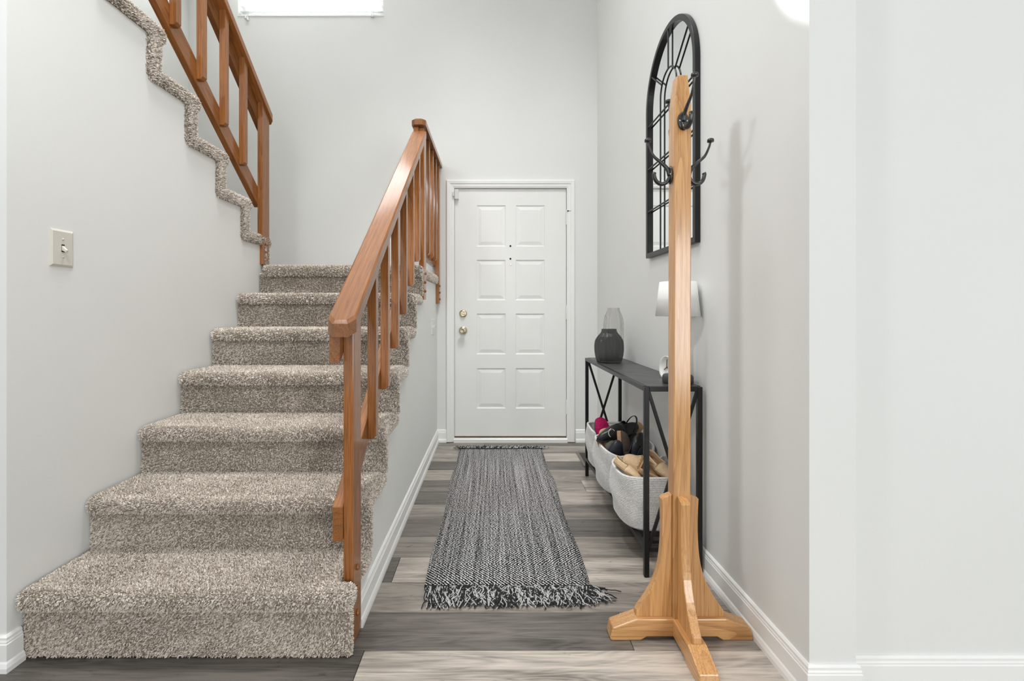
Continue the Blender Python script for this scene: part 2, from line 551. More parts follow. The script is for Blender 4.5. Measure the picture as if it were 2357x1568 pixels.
# ------------------------------------------------------------------ carpet pile (geometry nodes)
def pile_group(name, mat, density, length, radius, tilt, keep=None, cull=None):
    """keep: [(axis, 'GREATER_THAN'/'LESS_THAN', value)] on the position, any of them; cull: the same on the face normal, all of them"""
    g = bpy.data.node_groups.new(name, 'GeometryNodeTree')
    g.interface.new_socket('Geometry', in_out='INPUT', socket_type='NodeSocketGeometry')
    g.interface.new_socket('Geometry', in_out='OUTPUT', socket_type='NodeSocketGeometry')
    nd = g.nodes
    gi, go = nd.new('NodeGroupInput'), nd.new('NodeGroupOutput')
    nor = nd.new('GeometryNodeInputNormal')
    sep = nd.new('ShaderNodeSeparateXYZ')
    cmp_ = nd.new('ShaderNodeMath')
    cmp_.operation = 'GREATER_THAN'
    cmp_.inputs[1].default_value = -0.85
    dp = nd.new('GeometryNodeDistributePointsOnFaces')
    dp.inputs['Density'].default_value = density
    g.links.new(nor.outputs[0], sep.inputs[0])
    g.links.new(sep.outputs[2], cmp_.inputs[0])
    g.links.new(gi.outputs[0], dp.inputs['Mesh'])
    sel = cmp_.outputs[0]
    for ax, op, val in cull or []:
        c_ = nd.new('ShaderNodeMath')
        c_.operation = op
        c_.inputs[1].default_value = val
        g.links.new(sep.outputs[ax], c_.inputs[0])
        m_ = nd.new('ShaderNodeMath')
        m_.operation = 'MULTIPLY'
        g.links.new(sel, m_.inputs[0])
        g.links.new(c_.outputs[0], m_.inputs[1])
        sel = m_.outputs[0]
    g.links.new(sel, dp.inputs['Selection'])
    pts_out = dp.outputs['Points']
    if keep:
        kp = nd.new('GeometryNodeInputPosition')
        ks = nd.new('ShaderNodeSeparateXYZ')
        g.links.new(kp.outputs[0], ks.inputs[0])
        acc = None
        for ax, op, val in keep:
            c_ = nd.new('ShaderNodeMath')
            c_.operation = op
            c_.inputs[1].default_value = val
            g.links.new(ks.outputs[ax], c_.inputs[0])
            if acc is None:
                acc = c_.outputs[0]
            else:
                m_ = nd.new('ShaderNodeMath')
                m_.operation = 'MAXIMUM'
                g.links.new(acc, m_.inputs[0])
                g.links.new(c_.outputs[0], m_.inputs[1])
                acc = m_.outputs[0]
        sg_ = nd.new('GeometryNodeSeparateGeometry')
        sg_.domain = 'POINT'
        g.links.new(pts_out, sg_.inputs['Geometry'])
        g.links.new(acc, sg_.inputs['Selection'])
        pts_out = sg_.outputs['Selection']
    # one yarn tuft: a short blunt cone
    cm = nd.new('GeometryNodeMeshCone')
    cm.fill_type = 'NONE'
    cm.inputs['Vertices'].default_value = 3
    cm.inputs['Radius Top'].default_value = radius * 0.45
    cm.inputs['Radius Bottom'].default_value = radius
    cm.inputs['Depth'].default_value = length
    smt = nd.new('GeometryNodeSetMaterial')
    smt.inputs['Material'].default_value = mat
    g.links.new(cm.outputs[0], smt.inputs['Geometry'])
    ip = nd.new('GeometryNodeInstanceOnPoints')
    g.links.new(pts_out, ip.inputs['Points'])
    g.links.new(smt.outputs[0], ip.inputs['Instance'])
    g.links.new(dp.outputs['Rotation'], ip.inputs['Rotation'])
    rs = nd.new('FunctionNodeRandomValue')
    rs.data_type = 'FLOAT'
    for sname, v in (('Min', 0.75), ('Max', 1.3)):
        [i for i in rs.inputs if i.name == sname and i.type == 'VALUE'][0].default_value = v
    g.links.new([o for o in rs.outputs if o.type == 'VALUE'][0], ip.inputs['Scale'])
    # nap: large soft noise tilts the yarns one way or another, plus a random spin and tilt
    pos = nd.new('GeometryNodeInputPosition')
    nz = nd.new('ShaderNodeTexNoise')
    nz.inputs['Scale'].default_value = 4.0
    nz.inputs['Detail'].default_value = 2.0
    g.links.new(pos.outputs[0], nz.inputs['Vector'])
    vm = nd.new('ShaderNodeVectorMath')
    vm.operation = 'SUBTRACT'
    vm.inputs[1].default_value = (0.5, 0.5, 0.5)
    g.links.new(nz.outputs['Color'], vm.inputs[0])
    vs = nd.new('ShaderNodeVectorMath')
    vs.operation = 'MULTIPLY'
    vs.inputs[1].default_value = (3.4, 3.4, 0.0)
    g.links.new(vm.outputs[0], vs.inputs[0])
    ri = nd.new('GeometryNodeRotateInstances')
    g.links.new(ip.outputs[0], ri.inputs['Instances'])
    g.links.new(vs.outputs[0], ri.inputs['Rotation'])
    ri2 = nd.new('GeometryNodeRotateInstances')
    rv = nd.new('FunctionNodeRandomValue')
    rv.data_type = 'FLOAT_VECTOR'
    [i for i in rv.inputs if i.name == 'Min' and i.type == 'VECTOR'][0].default_value = (-tilt, -tilt, 0)
    [i for i in rv.inputs if i.name == 'Max' and i.type == 'VECTOR'][0].default_value = (tilt, tilt, 6.283)
    g.links.new(ri.outputs[0], ri2.inputs['Instances'])
    g.links.new([o for o in rv.outputs if o.type == 'VECTOR'][0], ri2.inputs['Rotation'])
    sa = nd.new('GeometryNodeStoreNamedAttribute')
    sa.data_type, sa.domain = 'FLOAT', 'INSTANCE'
    sa.inputs['Name'].default_value = 'yarn'
    rr = nd.new('FunctionNodeRandomValue')
    rr.data_type = 'FLOAT'
    g.links.new(ri2.outputs[0], sa.inputs['Geometry'])
    g.links.new([o for o in rr.outputs if o.type == 'VALUE'][0], [i for i in sa.inputs if i.name == 'Value' and i.type == 'VALUE'][0])
    re_ = nd.new('GeometryNodeRealizeInstances')
    g.links.new(sa.outputs[0], re_.inputs[0])
    jn = nd.new('GeometryNodeJoinGeometry')
    g.links.new(re_.outputs[0], jn.inputs[0])
    g.links.new(gi.outputs[0], jn.inputs[0])
    g.links.new(jn.outputs[0], go.inputs[0])
    return g


LOW = [(1, 'LESS_THAN', 0.7), (0, 'GREATER_THAN', -0.7)]          # faces turned to a wall or to the next riser stay bare
PILE = pile_group('carpet_pile', M['carpet'], 98000, 0.0060, 0.0020, 0.75, cull=LOW)
PILE_FAR = pile_group('carpet_pile_far', M['carpet'], 66000, 0.0066, 0.0024, 0.7, cull=LOW)
PILE_TOP = pile_group('carpet_pile_top', M['carpet'], 42000, 0.0068, 0.0027, 0.7, cull=LOW)
PILE_LANDING = pile_group('carpet_pile_landing', M['carpet'], 52000, 0.0068, 0.0026, 0.7, keep=[(1, 'LESS_THAN', 3.03), (0, 'GREATER_THAN', -0.56)], cull=LOW)
PILE_UPPER = pile_group('carpet_pile_upper', M['carpet'], 62000, 0.0095, 0.0025, 0.60, keep=[(0, 'GREATER_THAN', -1.58)], cull=[])


def add_pile(o, group=None):
    md = o.modifiers.new('pile', 'NODES')
    md.node_group = group or PILE


# ------------------------------------------------------------------ the setting: walls
YB = 3.92                      # back wall
XL = -1.465                    # wall left of the stairs
XW = -0.463                    # wall under the open side of the stairs
YL = 1.438                     # where the left wall turns the corner


def cells(mb, xs, zs, holes, y0, y1):
    for i in range(len(xs) - 1):
        for j in range(len(zs) - 1):
            c = ((xs[i] + xs[i + 1]) / 2, (zs[j] + zs[j + 1]) / 2)
            if any(h[0] < c[0] < h[1] and h[2] < c[1] < h[3] for h in holes):
                continue
            mb.box(xs[i], xs[i + 1], y0, y1, zs[j], zs[j + 1])


DX0, DX1, DZ1 = -0.3235, 0.6025, 2.086          # door opening
WX0, WX1, WZ0, WZ1 = -2.095, -0.905, 3.503, 4.60  # window opening
mb = MB()
cells(mb, [-2.62, WX0, WX1, DX0, DX1, 0.99], [0, DZ1, WZ0, WZ1, 5.2],
      [(DX0, DX1, 0, DZ1), (WX0, WX1, WZ0, WZ1)], YB, YB + 0.14)
tag(mb.build('wall_back', M['wall']), kind='structure')

XR0, XR1, YR = 0.872, 0.852, 1.32               # right wall at its near end and at the back
mb = MB()
mb.prism([(XR0, YR), (1.001, YR), (0.99, YB), (XR1, YB)], 2, 0, 5.2)
tag(mb.build('wall_right', M['wall']), kind='structure')
mb = MB()
mb.box(1.001, 4.2, 1.355, 1.48, 0, 5.2)
tag(mb.build('wall_right_front', M['wall']), kind='structure')

STEP_Y = [1.48, 1.727, 1.978, 2.23, 2.48, 2.73, 2.98]
STEP_Z = [0.222, 0.414, 0.605, 0.797, 0.988, 1.18, 1.365]
UP_N = 6
UP_Y = [3.095 - 0.25 * k for k in range(UP_N + 1)]
UP_Z = [1.365 + 0.1915 * (k + 1) for k in range(UP_N + 1)]

poly = [(YL, 0), (3.05, 0), (3.05, 1.34), (UP_Y[0] - 0.03, 1.34)]
for k in range(UP_N):
    poly += [(UP_Y[k] - 0.04, UP_Z[k] - 0.03), (UP_Y[k + 1] - 0.04, UP_Z[k] - 0.03)]
poly += [(UP_Y[UP_N] - 0.04, 2.7), (YL, 2.7)]
mb = MB()
mb.prism(poly, 0, XL - 0.12, XL)
tag(mb.build('wall_left', M['wall']), kind='structure')
mb = MB()
mb.box(-4.2, XL - 0.12, YL, YL + 0.12, 0, 2.7)
tag(mb.build('wall_left_front', M['wall']), kind='structure')
mb = MB()
mb.box(-2.62, -2.5, 1.2, YB, 0, 5.2)
tag(mb.build('wall_stairwell', M['wall']), kind='structure')

poly = [(1.545, 0), (YB, 0), (YB, 1.33)]
poly += [(STEP_Y[6] + 0.022, 1.33)]
for k in range(5, -1, -1):
    yn = STEP_Y[k] + 0.022
    poly += [(STEP_Y[k + 1] + 0.022, STEP_Z[k] - 0.03), (max(yn, 1.545), STEP_Z[k] - 0.03)]
mb = MB()
mb.prism(poly, 0, XW - 0.09, XW)
tag(mb.build('wall_stair_side', M['wall']), kind='structure')

mb = MB()
mb.box(-2.62, 1.0, 1.2, YB + 0.14, 5.2, 5.3)
tag(mb.build('ceiling', M['ceiling']), kind='structure')
mb = MB()
mb.box(-4.2, 4.2, -3.2, 1.2, 2.7, 2.8)
tag(mb.build('ceiling_near_room', M['ceiling']), kind='structure')


# baseboards: one profile swept along a straight run
def baseboard(name, p0, p1, nrm, ext=(0, 0)):
    prof = [(0, 0), (0.019, 0), (0.019, 0.014), (0.0155, 0.026), (0.012, 0.031), (0.012, 0.080), (0.0095, 0.083), (0.0105, 0.087),
            (0.0085, 0.092), (0.0085, 0.099), (0.004, 0.105), (0, 0.105)]
    p0, p1, nrm = Vector((*p0, 0)), Vector((*p1, 0)), Vector((*nrm, 0)).normalized()
    d = (p1 - p0).normalized()
    vs = []
    for p, e, sgn in ((p0, ext[0], -1), (p1, ext[1], 1)):
        for (t, z) in prof:
            vs.append(p + nrm * t + d * (sgn * e * t) + Vector((0, 0, z)))
    n = len(prof)
    mb = MB()
    mb.add(vs, [tuple(range(n))[::-1], tuple(range(n, 2 * n))] + [(i, (i + 1) % n, n + (i + 1) % n, n + i) for i in range(n)])
    return tag(mb.build(name, M['trim']), kind='structure')


baseboard('baseboard_right', (XR0, YR), (XR1, YB), (-1, 0), (1, -1))
baseboard('baseboard_right_end', (XR0, YR), (1.001, YR), (0, -1), (1, 1))
baseboard('baseboard_right_front', (1.001, 1.355), (4.2, 1.355), (0, -1), (-1, 0))
baseboard('baseboard_stair', (XW, 1.625), (XW, YB), (1, 0), (0, -1))
baseboard('baseboard_back_left', (XW, YB), (-0.385, YB), (0, -1), (-1, 0))
baseboard('baseboard_back_right', (0.672, YB), (XR1, YB), (0, -1), (0, -1))
baseboard('baseboard_left', (XL, YL), (XL, 1.478), (1, 0), (1, 0))
baseboard('baseboard_left_front', (-4.2, YL), (XL, YL), (0, -1), (0, 1))

# ------------------------------------------------------------------ floor: base slab with a plank for every board
mb = MB()
mb.box(-4.2, 4.2, -3.2, YB + 0.14, -0.06, -0.008)
floor = tag(mb.build('floor', M['subfloor']), kind='structure')


def srgb(v):
    v /= 255.0
    return v / 12.92 if v <= 0.04045 else ((v + 0.055) / 1.055) ** 2.4


def plank(x0, x1, y0, y1, tone):
    g = 0.0009
    mb = MB()
    hx, hy = (x1 - x0) / 2 - g, (y1 - y0) / 2 - g
    mb.box(-hx, hx, -hy, hy, -0.008, 0.0)
    o = mb.build('plank', M['plank'], floor, bevel=0.0012, seg=1, loc=((x0 + x1) / 2, (y0 + y1) / 2, 0))
    k = tone / 255.0
    tone = tone * 0.93 - 4
    o.color = (srgb(tone), srgb(tone * 0.948), srgb(tone * 0.89), 1)
    return o


PW, Y0 = 0.1905, 1.519
J = lambda px, y: (px - CX) * y / F
rows = {                                   # row: list of (right end x, tone); None ends at the wall
    -1: [(J(835, 1.5), 104), (None, 196)],
    0: [(J(1440, 1.62), 118), (None, 158)],
    1: [(None, 152)],
    2: [(J(910, 1.98), 112), (None, 190)],
    3: [(0.02, 152), (None, 146)],
    4: [(0.12, 118), (None, 104)],
    5: [(-0.05, 158), (None, 134)],
    6: [(0.08, 120), (None, 176)],
    7: [(0.0, 130), (J(1343, 2.95), 152), (None, 186)],
    8: [(0.1, 172), (None, 150)],
    9: [(None, 112)],
    10: [(0.0, 172), (None, 178)],
    11: [(0.1, 160), (None, 150)],
    12: [(J(1115, 3.88), 140), (None, 118)],
}
for r, segs in rows.items():
    y0, y1 = Y0 + PW * r, min(Y0 + PW * (r + 1), YB + 0.01)
    x = -4.2 if r < 0 else (XW - 0.03)
    if r == 0:
        x = XW - 0.03
    end = 0.99
    if r < 0:
        end = 4.2
    if r == -1:
        for (a, b, t) in ((-4.2, -2.6, 120), (-2.6, -1.55, 150)):
            plank(a, b, y0, y1, t)
        x = -1.55
    for xe, tone in segs:
        xe = end if xe is None else xe
        plank(x, xe, y0, y1, tone)
        x = xe
for r in range(-9, -1):                    # the boards towards and under the camera
    y0 = Y0 + PW * r
    x = -4.2 - random.random()
    while x < 4.2:
        ln = 1.22
        plank(max(x, -4.2), min(x + ln, 4.2), y0, y0 + PW, random.choice((112, 135, 150, 165, 190)))
        x += ln

# ------------------------------------------------------------------ carpeted stairs
stairs = empty('carpeted_staircase', (0, 0, 0), 0,
               'grey carpeted stair of seven steps rising from the floor to a landing', 'staircase')


def tread(parent, outline, z, th=0.06, bev=0.024, pile=None):
    mb = MB()
    mb.prism(outline, 2, z - th, z)
    o = mb.build('tread', M['backing'], parent, bevel=bev, seg=5, angle=40)
    add_pile(o, pile)
    return o


XO = -0.440                                # open edge of the carpet
D = 0.006                                  # the yarns stand out this much
for k in range(7):
    zb = 0.0 if k == 0 else STEP_Z[k - 1]
    mb = MB()
    mb.box(XL + 0.004, XO - D, STEP_Y[k] + D, STEP_Y[k] + 0.03, zb - 0.01 if k else 0.002, STEP_Z[k] - 0.055)
    o = mb.build('riser', M['backing'], stairs, bevel=0.006, seg=2)
    add_pile(o, PILE if k < 3 else PILE_FAR)
    if k < 6:
        yn, ye = STEP_Y[k] - 0.03 + D, STEP_Y[k + 1] + 0.025
        out = [(XL + 0.004, yn), (XO + (0.004 if k == 0 else -D), yn)]
        if k == 0:
            out += [(XO + 0.004, 1.528), (-0.49, 1.528), (-0.49, 1.632), (XO - D, 1.632)]
        out += [(XO - D, ye), (XL + 0.004, ye)]
        tread(stairs, out, STEP_Z[k] - D, bev=0.027, pile=PILE if k < 3 else PILE_FAR if k < 4 else PILE_TOP)
landing = tread(stairs, [(XL + 0.03, STEP_Y[6] - 0.03 + D), (XO - D, STEP_Y[6] - 0.03 + D), (XO - D, YB - 0.004), (-2.495, YB - 0.004), (-2.495, 3.12), (XL + 0.03, 3.12)],
                STEP_Z[6] - D, th=0.07, pile=PILE_LANDING)
landing.name = 'landing'

up = empty('upper_staircase', (0, 0, 0), 0,
           'upper flight of grey carpeted steps climbing from the landing above the left wall', 'staircase')
XU = XL + 0.014
for k in range(UP_N):
    mb = MB()
    mb.box(-2.495, XU, UP_Y[k] - 0.075, UP_Y[k] - D, (1.35 if k == 0 else UP_Z[k - 1] - 0.05), UP_Z[k] - 0.05)
    add_pile(mb.build('riser', M['backing'], up, bevel=0.012, seg=2), PILE_UPPER)
    tread(up, [(-2.495, UP_Y[k + 1] - 0.07), (XU, UP_Y[k + 1] - 0.07), (XU, UP_Y[k] + 0.03 - D), (-2.495, UP_Y[k] + 0.03 - D)],
          UP_Z[k] - D, th=0.062, bev=0.02, pile=PILE_UPPER)

# ------------------------------------------------------------------ oak railings
PT = 0.033


def bolt_mesh():
    mb = MB()
    mb.smooth = True
    mb.lathe([(0.0095, 0.0), (0.0095, 0.003), (0.0085, 0.006), (0.005, 0.0085), (0.0, 0.0095)], 12, axis='x')
    return mb


BOLT = None


def bolts(post, x, y, zs):
    global BOLT
    for z in zs:
        if BOLT is None:
            BOLT = bolt_mesh().build('bolt', M['bolt'], post, loc=(x, y, z))
        else:
            copy_part(BOLT, post, (x, y, z))


def baluster(parent, y, z0, z1, mat, x0=-PT, x1=0.0, dep=0.036, top_slope=0.0):
    """square baluster whose bottom outer edges are chamfered"""
    mb = MB()
    c = 0.012
    mb.add([(x0, y, z0), (x1 - c, y, z0), (x1, y, z0 + c), (x1, y, z1), (x0, y, z1),
            (x0, y + dep, z0), (x1 - c, y + dep, z0), (x1, y + dep, z0 + c), (x1, y + dep, z1 + top_slope * dep), (x0, y + dep, z1 + top_slope * dep)],
           [(0, 1, 2, 3, 4), (9, 8, 7, 6, 5), (0, 5, 6, 1), (1, 6, 7, 2), (2, 7, 8, 3), (3, 8, 9, 4), (4, 9, 5, 0)])
    return mb.build('baluster', mat, parent, bevel=0.0012, seg=1)


def cap_board(parent, mat, y0, y1, z0, slope, x0, x1, th=0.048, ch=0.02, near=True, far=False):
    """flat cap board, plan corners clipped at its free ends, top arris bevelled"""
    pts = []
    yn = y0 + (ch if near else 0)
    yf = y1 - (ch if far else 0)
    if near:
        pts += [(x0 + ch, y0), (x1 - ch, y0)]
    pts += [(x1, yn), (x1, yf)]
    if far:
        pts += [(x1 - ch, y1), (x0 + ch, y1)]
    pts += [(x0, yf), (x0, yn)]
    b = 0.007
    n = len(pts)
    cx, cy = (x0 + x1) / 2, (y0 + y1) / 2
    vs = []
    for (inset, dz) in ((0, 0), (0, th - b), (b, th)):
        for (x, y) in pts:
            xx = x - math.copysign(inset, x - cx)
            yy = y - math.copysign(inset if (abs(y - y0) < 0.03 and near) or (abs(y - y1) < 0.03 and far) else 0, y - cy)
            vs.append((xx, yy, z0 + slope * (yy - y0) + dz))
    fs = [tuple(range(n))[::-1], tuple(range(2 * n, 3 * n))]
    for l in range(2):
        fs += [(l * n + i, l * n + (i + 1) % n, (l + 1) * n + (i + 1) % n, (l + 1) * n + i) for i in range(n)]
    mb = MB()
    mb.add(vs, fs)
    return mb.build('handrail', mat, parent)


def sloped_rail(parent, mat, y0, y1, z0, slope, h, name, x0=-0.066, x1=-PT):
    mb = MB()
    mb.prism([(y0, z0), (y1, z0 + slope * (y1 - y0)), (y1, z0 + slope * (y1 - y0) + h), (y0, z0 + h)], 0, x0, x1)
    return mb.build(name, mat, parent, bevel=0.002, seg=1)


# lower flight: local x = 0 is the outer face of the posts, local y runs with depth
rail = empty('stair_railing', (-0.450, 0, 0), -0.006,
             'orange oak handrail with square balusters on the open side of the lower stair', 'railing')
rail.location.x = -0.450 - 0.006 * 1.536
zc = lambda y: 1.002 + SLOPE * (y - 1.47)       # underside of the cap
post = MB()
post.prism([(1.536, 0.003), (1.622, 0.003), (1.622, zc(1.622)), (1.536, zc(1.536))], 0, -PT, 0)
np_ = post.build('newel_post', M['oak'], rail, bevel=0.0025, seg=2)
bolts(np_, 0.0, 1.575, (0.085, 0.165, 0.235))
cap_board(rail, M['oak_slope'], 1.465, 2.968, zc(1.465), SLOPE, -0.064, 0.024)
sloped_rail(rail, M['oak_slope'], 1.50, 3.02, zc(1.50) - 0.112, SLOPE, 0.112, 'top_rail')
sloped_rail(rail, M['oak_slope'], 1.53, 3.02, 0.338, SLOPE, 0.112, 'bottom_rail')
for i in range(6):
    y = 1.822 + 0.2055 * i
    baluster(rail, y, 0.338 + SLOPE * (y - 1.53) + 0.028, zc(y) - 0.001, M['oak'], top_slope=SLOPE)

# landing guard
guard = empty('landing_railing', (-0.450 - 0.006 * 1.536, 0, 0), -0.006,
              'short level oak railing on the landing edge beside the door, bolted end post', 'railing')
zt = 2.243
pm = MB()
pm.box(-PT, 0.0, 3.035, 3.125, 1.150, zt)
lp = pm.build('newel_post', M['oak'], guard, bevel=0.0025, seg=2)
bolts(lp, 0.0, 3.078, (1.205, 1.262, 1.318))
pm = MB()
pm.box(-PT, 0.0, 3.825, 3.905, 1.135, zt)
ep = pm.build('newel_post', M['oak'], guard, bevel=0.0025, seg=2)
bolts(ep, 0.0, 3.86, (1.172, 1.225, 1.278))
cap_board(guard, M['oak_flat'], 2.985, 3.91, zt, 0.0, -0.073, 0.016, th=0.040)
sloped_rail(guard, M['oak_flat'], 3.022, 3.91, zt - 0.089, 0, 0.089, 'top_rail')
sloped_rail(guard, M['oak_flat'], 3.022, 3.91, 1.437, 0, 0.089, 'bottom_rail')
for y in (3.27, 3.46, 3.65):
    baluster(guard, y, 1.462, zt - 0.001, M['oak'])

# upper flight railing: rises towards the camera
urail = empty('upper_stair_railing', (-1.447, 0, 0), 0,
              'oak railing of the upper flight at top left, seen from below', 'railing')
ucap = lambda y: 2.385 + SLOPE * (3.0 - y)
pm = MB()
pm.prism([(2.995, 1.37), (3.085, 1.37), (3.085, ucap(3.085)), (2.995, ucap(2.995))], 0, -PT, 0)
upst = pm.build('newel_post', M['oak'], urail, bevel=0.0025, seg=2)
bolts(upst, 0.0, 3.045, (1.405, 1.452, 1.500))
cap_board(urail, M['oak_slope_back'], 1.45, 3.12, ucap(1.45), -SLOPE, -0.078, 0.014, near=False, far=True)
sloped_rail(urail, M['oak_slope_back'], 1.45, 3.085, ucap(1.45) - 0.112, -SLOPE, 0.112, 'top_rail')
sloped_rail(urail, M['oak_slope_back'], 1.45, 3.02, 2.025 + SLOPE * (2.635 - 1.45), -SLOPE, 0.112, 'bottom_rail')
for i in range(7):
    y = 2.777 - 0.199 * i
    baluster(urail, y, 2.025 + SLOPE * (2.635 - y) + 0.014, ucap(y) - 0.001, M['oak'], top_slope=-SLOPE)

# ------------------------------------------------------------------ front door
door = empty('door_1', (0, YB, 0), 0, kind='structure')
sx0, sx1, sz0, sz1 = -0.3205, 0.5975, 0.0465, 2.081
YF = 0.012                                    # door face behind the wall plane
cols = [(J(1097, YB), J(1164, YB)), (J(1187, YB), J(1254, YB))]
zr = lambda py: EYE - (py - CY) * YB / F
rws = [(zr(b), zr(a)) for a, b in ((472, 567), (598, 691), (722, 816), (848, 941))]
xs = sorted([sx0, sx1] + [v for c in cols for v in c])
zs = sorted([sz0, sz1] + [v for r_ in rws for v in r_])
mb = MB()
cells(mb, xs, zs, [(c[0], c[1], r_[0], r_[1]) for c in cols for r_ in rws], YF, YF + 0.04)
mb.build('door_slab', M['door'], door)
for (x0, x1) in cols:
    for (z0, z1) in rws:
        mb = MB()
        loops = [(0.0, YF), (0.005, YF + 0.0055), (0.013, YF + 0.0065), (0.036, YF + 0.0022), (0.039, YF + 0.0016)]
        vs, fs = [], []
        for (i_, yy) in loops:
            vs += [(x0 + i_, yy, z0 + i_), (x1 - i_, yy, z0 + i_), (x1 - i_, yy, z1 - i_), (x0 + i_, yy, z1 - i_)]
        for l in range(len(loops) - 1):
            fs += [(l * 4 + i_, l * 4 + (i_ + 1) % 4, l * 4 + 4 + (i_ + 1) % 4, l * 4 + 4 + i_) for i_ in range(4)]
        e = (len(loops) - 1) * 4
        fs.append((e, e + 1, e + 2, e + 3))
        mb.add(vs, fs)
        mb.build('door_panel', M['door'], door)
# casing, jamb, threshold
cw = [(0.0, 0.006), (0.012, 0.012), (0.03, 0.013), (0.036, 0.018), (0.058, 0.020), (0.064, 0.014), (0.064, 0.0), (0.0, 0.0)]
ix0, ix1, iz1 = -0.3215, 0.5995, 2.0835
mb = MB()
for k in range(len(cw)):
    a, b = cw[k], cw[(k + 1) % len(cw)]
    path = lambda t: [(ix0 - t, 0.006), (ix0 - t, iz1 + t), (ix1 + t, iz1 + t), (ix1 + t, 0.006)]
    pa, pb = path(a[0]), path(b[0])
    for i_ in range(3):
        mb.add([(pa[i_][0], -a[1], pa[i_][1]), (pa[i_ + 1][0], -a[1], pa[i_ + 1][1]), (pb[i_ + 1][0], -b[1], pb[i_ + 1][1]), (pb[i_][0], -b[1], pb[i_][1])],
               [(0, 1, 2, 3)])
mb.build('door_casing', M['trim'], door)
mb = MB()
mb.box(DX0, sx0 - 0.004, 0.006, 0.13, 0.0, DZ1)
mb.box(sx1 + 0.004, DX1, 0.006, 0.13, 0.0, DZ1)
mb.box(sx0 - 0.004, sx1 + 0.004, 0.006, 0.13, sz1 + 0.003, DZ1)
mb.build('door_jamb', M['trim'], door)
mb = MB()
mb.box(sx0 - 0.004, sx1 + 0.004, 0.03, 0.06, 0.0, sz1 + 0.003)
mb.build('weatherstrip', M['dark'], door)
mb = MB()
mb.prism([(-0.022, 0.0), (-0.022, 0.026), (-0.016, 0.034), (0.06, 0.036), (0.06, 0.0)], 0, ix0 - 0.004, ix1 + 0.004)
mb.build('threshold', M['trim'], door)
mb = MB()
mb.box(sx0, sx1, 0.008, 0.05, 0.036, 0.046)
mb.build('door_sweep', M['browngap'], door)
# knob and deadbolt
kx, kz = J(1066, YB), zr(761)
mb = MB()
mb.smooth = True
mb.lathe([(0.034, 0.0), (0.034, 0.004), (0.030, 0.009), (0.016, 0.012), (0.0135, 0.028), (0.020, 0.036), (0.0285, 0.046), (0.0285, 0.056), (0.022, 0.064), (0.013, 0.0655), (0.010, 0.0625), (0.0, 0.0625)],
         28, (kx, YF, kz), axis='y')
mb.build('door_knob', M['brass'], door)
kz = zr(722)
mb = MB()
mb.smooth = True
mb.lathe([(0.032, 0.0), (0.032, 0.006), (0.028, 0.011), (0.022, 0.013), (0.019, 0.013), (0.0, 0.012)], 28, (kx, YF, kz), axis='y')
db = mb.build('deadbolt', M['brass'], door)
mb = MB()
mb.lathe([(0.007, 0), (0.007, 0.012)], 10, (kx, YF - 0.012, kz), axis='y')
mb.prism([(kx - 0.017, kz - 0.006), (kx + 0.017, kz - 0.008), (kx + 0.019, kz + 0.004), (kx - 0.015, kz + 0.008)], 1, YF - 0.030, YF - 0.022)
mb.build('thumb_turn', M['brass'], db, bevel=0.002, seg=2)
mb = MB()
mb.box(sx0 - 0.012, sx0 - 0.002, -0.001, 0.01, zr(769), zr(752))
mb.build('strike_plate', M['dark'], door)
for (px, py) in ((1175, 566), (1175, 595.5), (1176, 609)):
    mb = MB()
    mb.smooth = True
    mb.lathe([(0.0078, 0.0), (0.0078, 0.002), (0.0055, 0.003), (0.0, 0.002)], 14, (J(px, YB), YF, zr(py)), axis='y')
    mb.build('screw_hole' if py > 600 else 'peephole', M['silver' if py > 600 else 'dark'], door)
for (pa, pb) in ((483, 517), (703, 735), (920, 953)):
    z0, z1 = zr(pb), zr(pa)
    mb = MB()
    n = 5
    for i_ in range(n):
        a = z0 + (z1 - z0) * i_ / n
        mb.lathe([(0.006, a + 0.0006), (0.006, a + (z1 - z0) / n - 0.0006)], 10, (sx1 + 0.003, -0.004, 0))
    mb.box(sx1 - 0.003, sx1 + 0.012, 0.0, 0.004, z0, z1)
    hg = mb.build('hinge', M['trim'], door)
    if pa == 483:
        mb = MB()
        mb.lathe([(0.005, 0), (0.005, 0.01)], 8, (sx1 + 0.006, -0.012, z1 - 0.012), axis='x')
        mb.lathe([(0.0022, 0), (0.0022, 0.036)], 8, (sx1 + 0.006, -0.012, z1 - 0.012), axis='x')
        mb.lathe([(0.006, 0), (0.006, 0.007)], 8, (sx1 + 0.036, -0.012, z1 - 0.012), axis='x')
        mb.build('hinge_stop', M['dark'], hg)
sen = empty('alarm_sensor', (J(1050, YB), YB, zr(448)), 0, 'small white alarm contact box on the top left corner of the door', 'sensor')
mb = MB()
mb.box(-0.012, 0.020, -0.022, YF, -0.040, 0.040)
mb.build('sensor_body', M['white_plastic'], sen, bevel=0.003)
mb = MB()
mb.box(-0.026, -0.014, -0.032, -0.018, -0.020, 0.018)
mb.build('sensor_magnet', M['white_plastic'], sen, bevel=0.003)

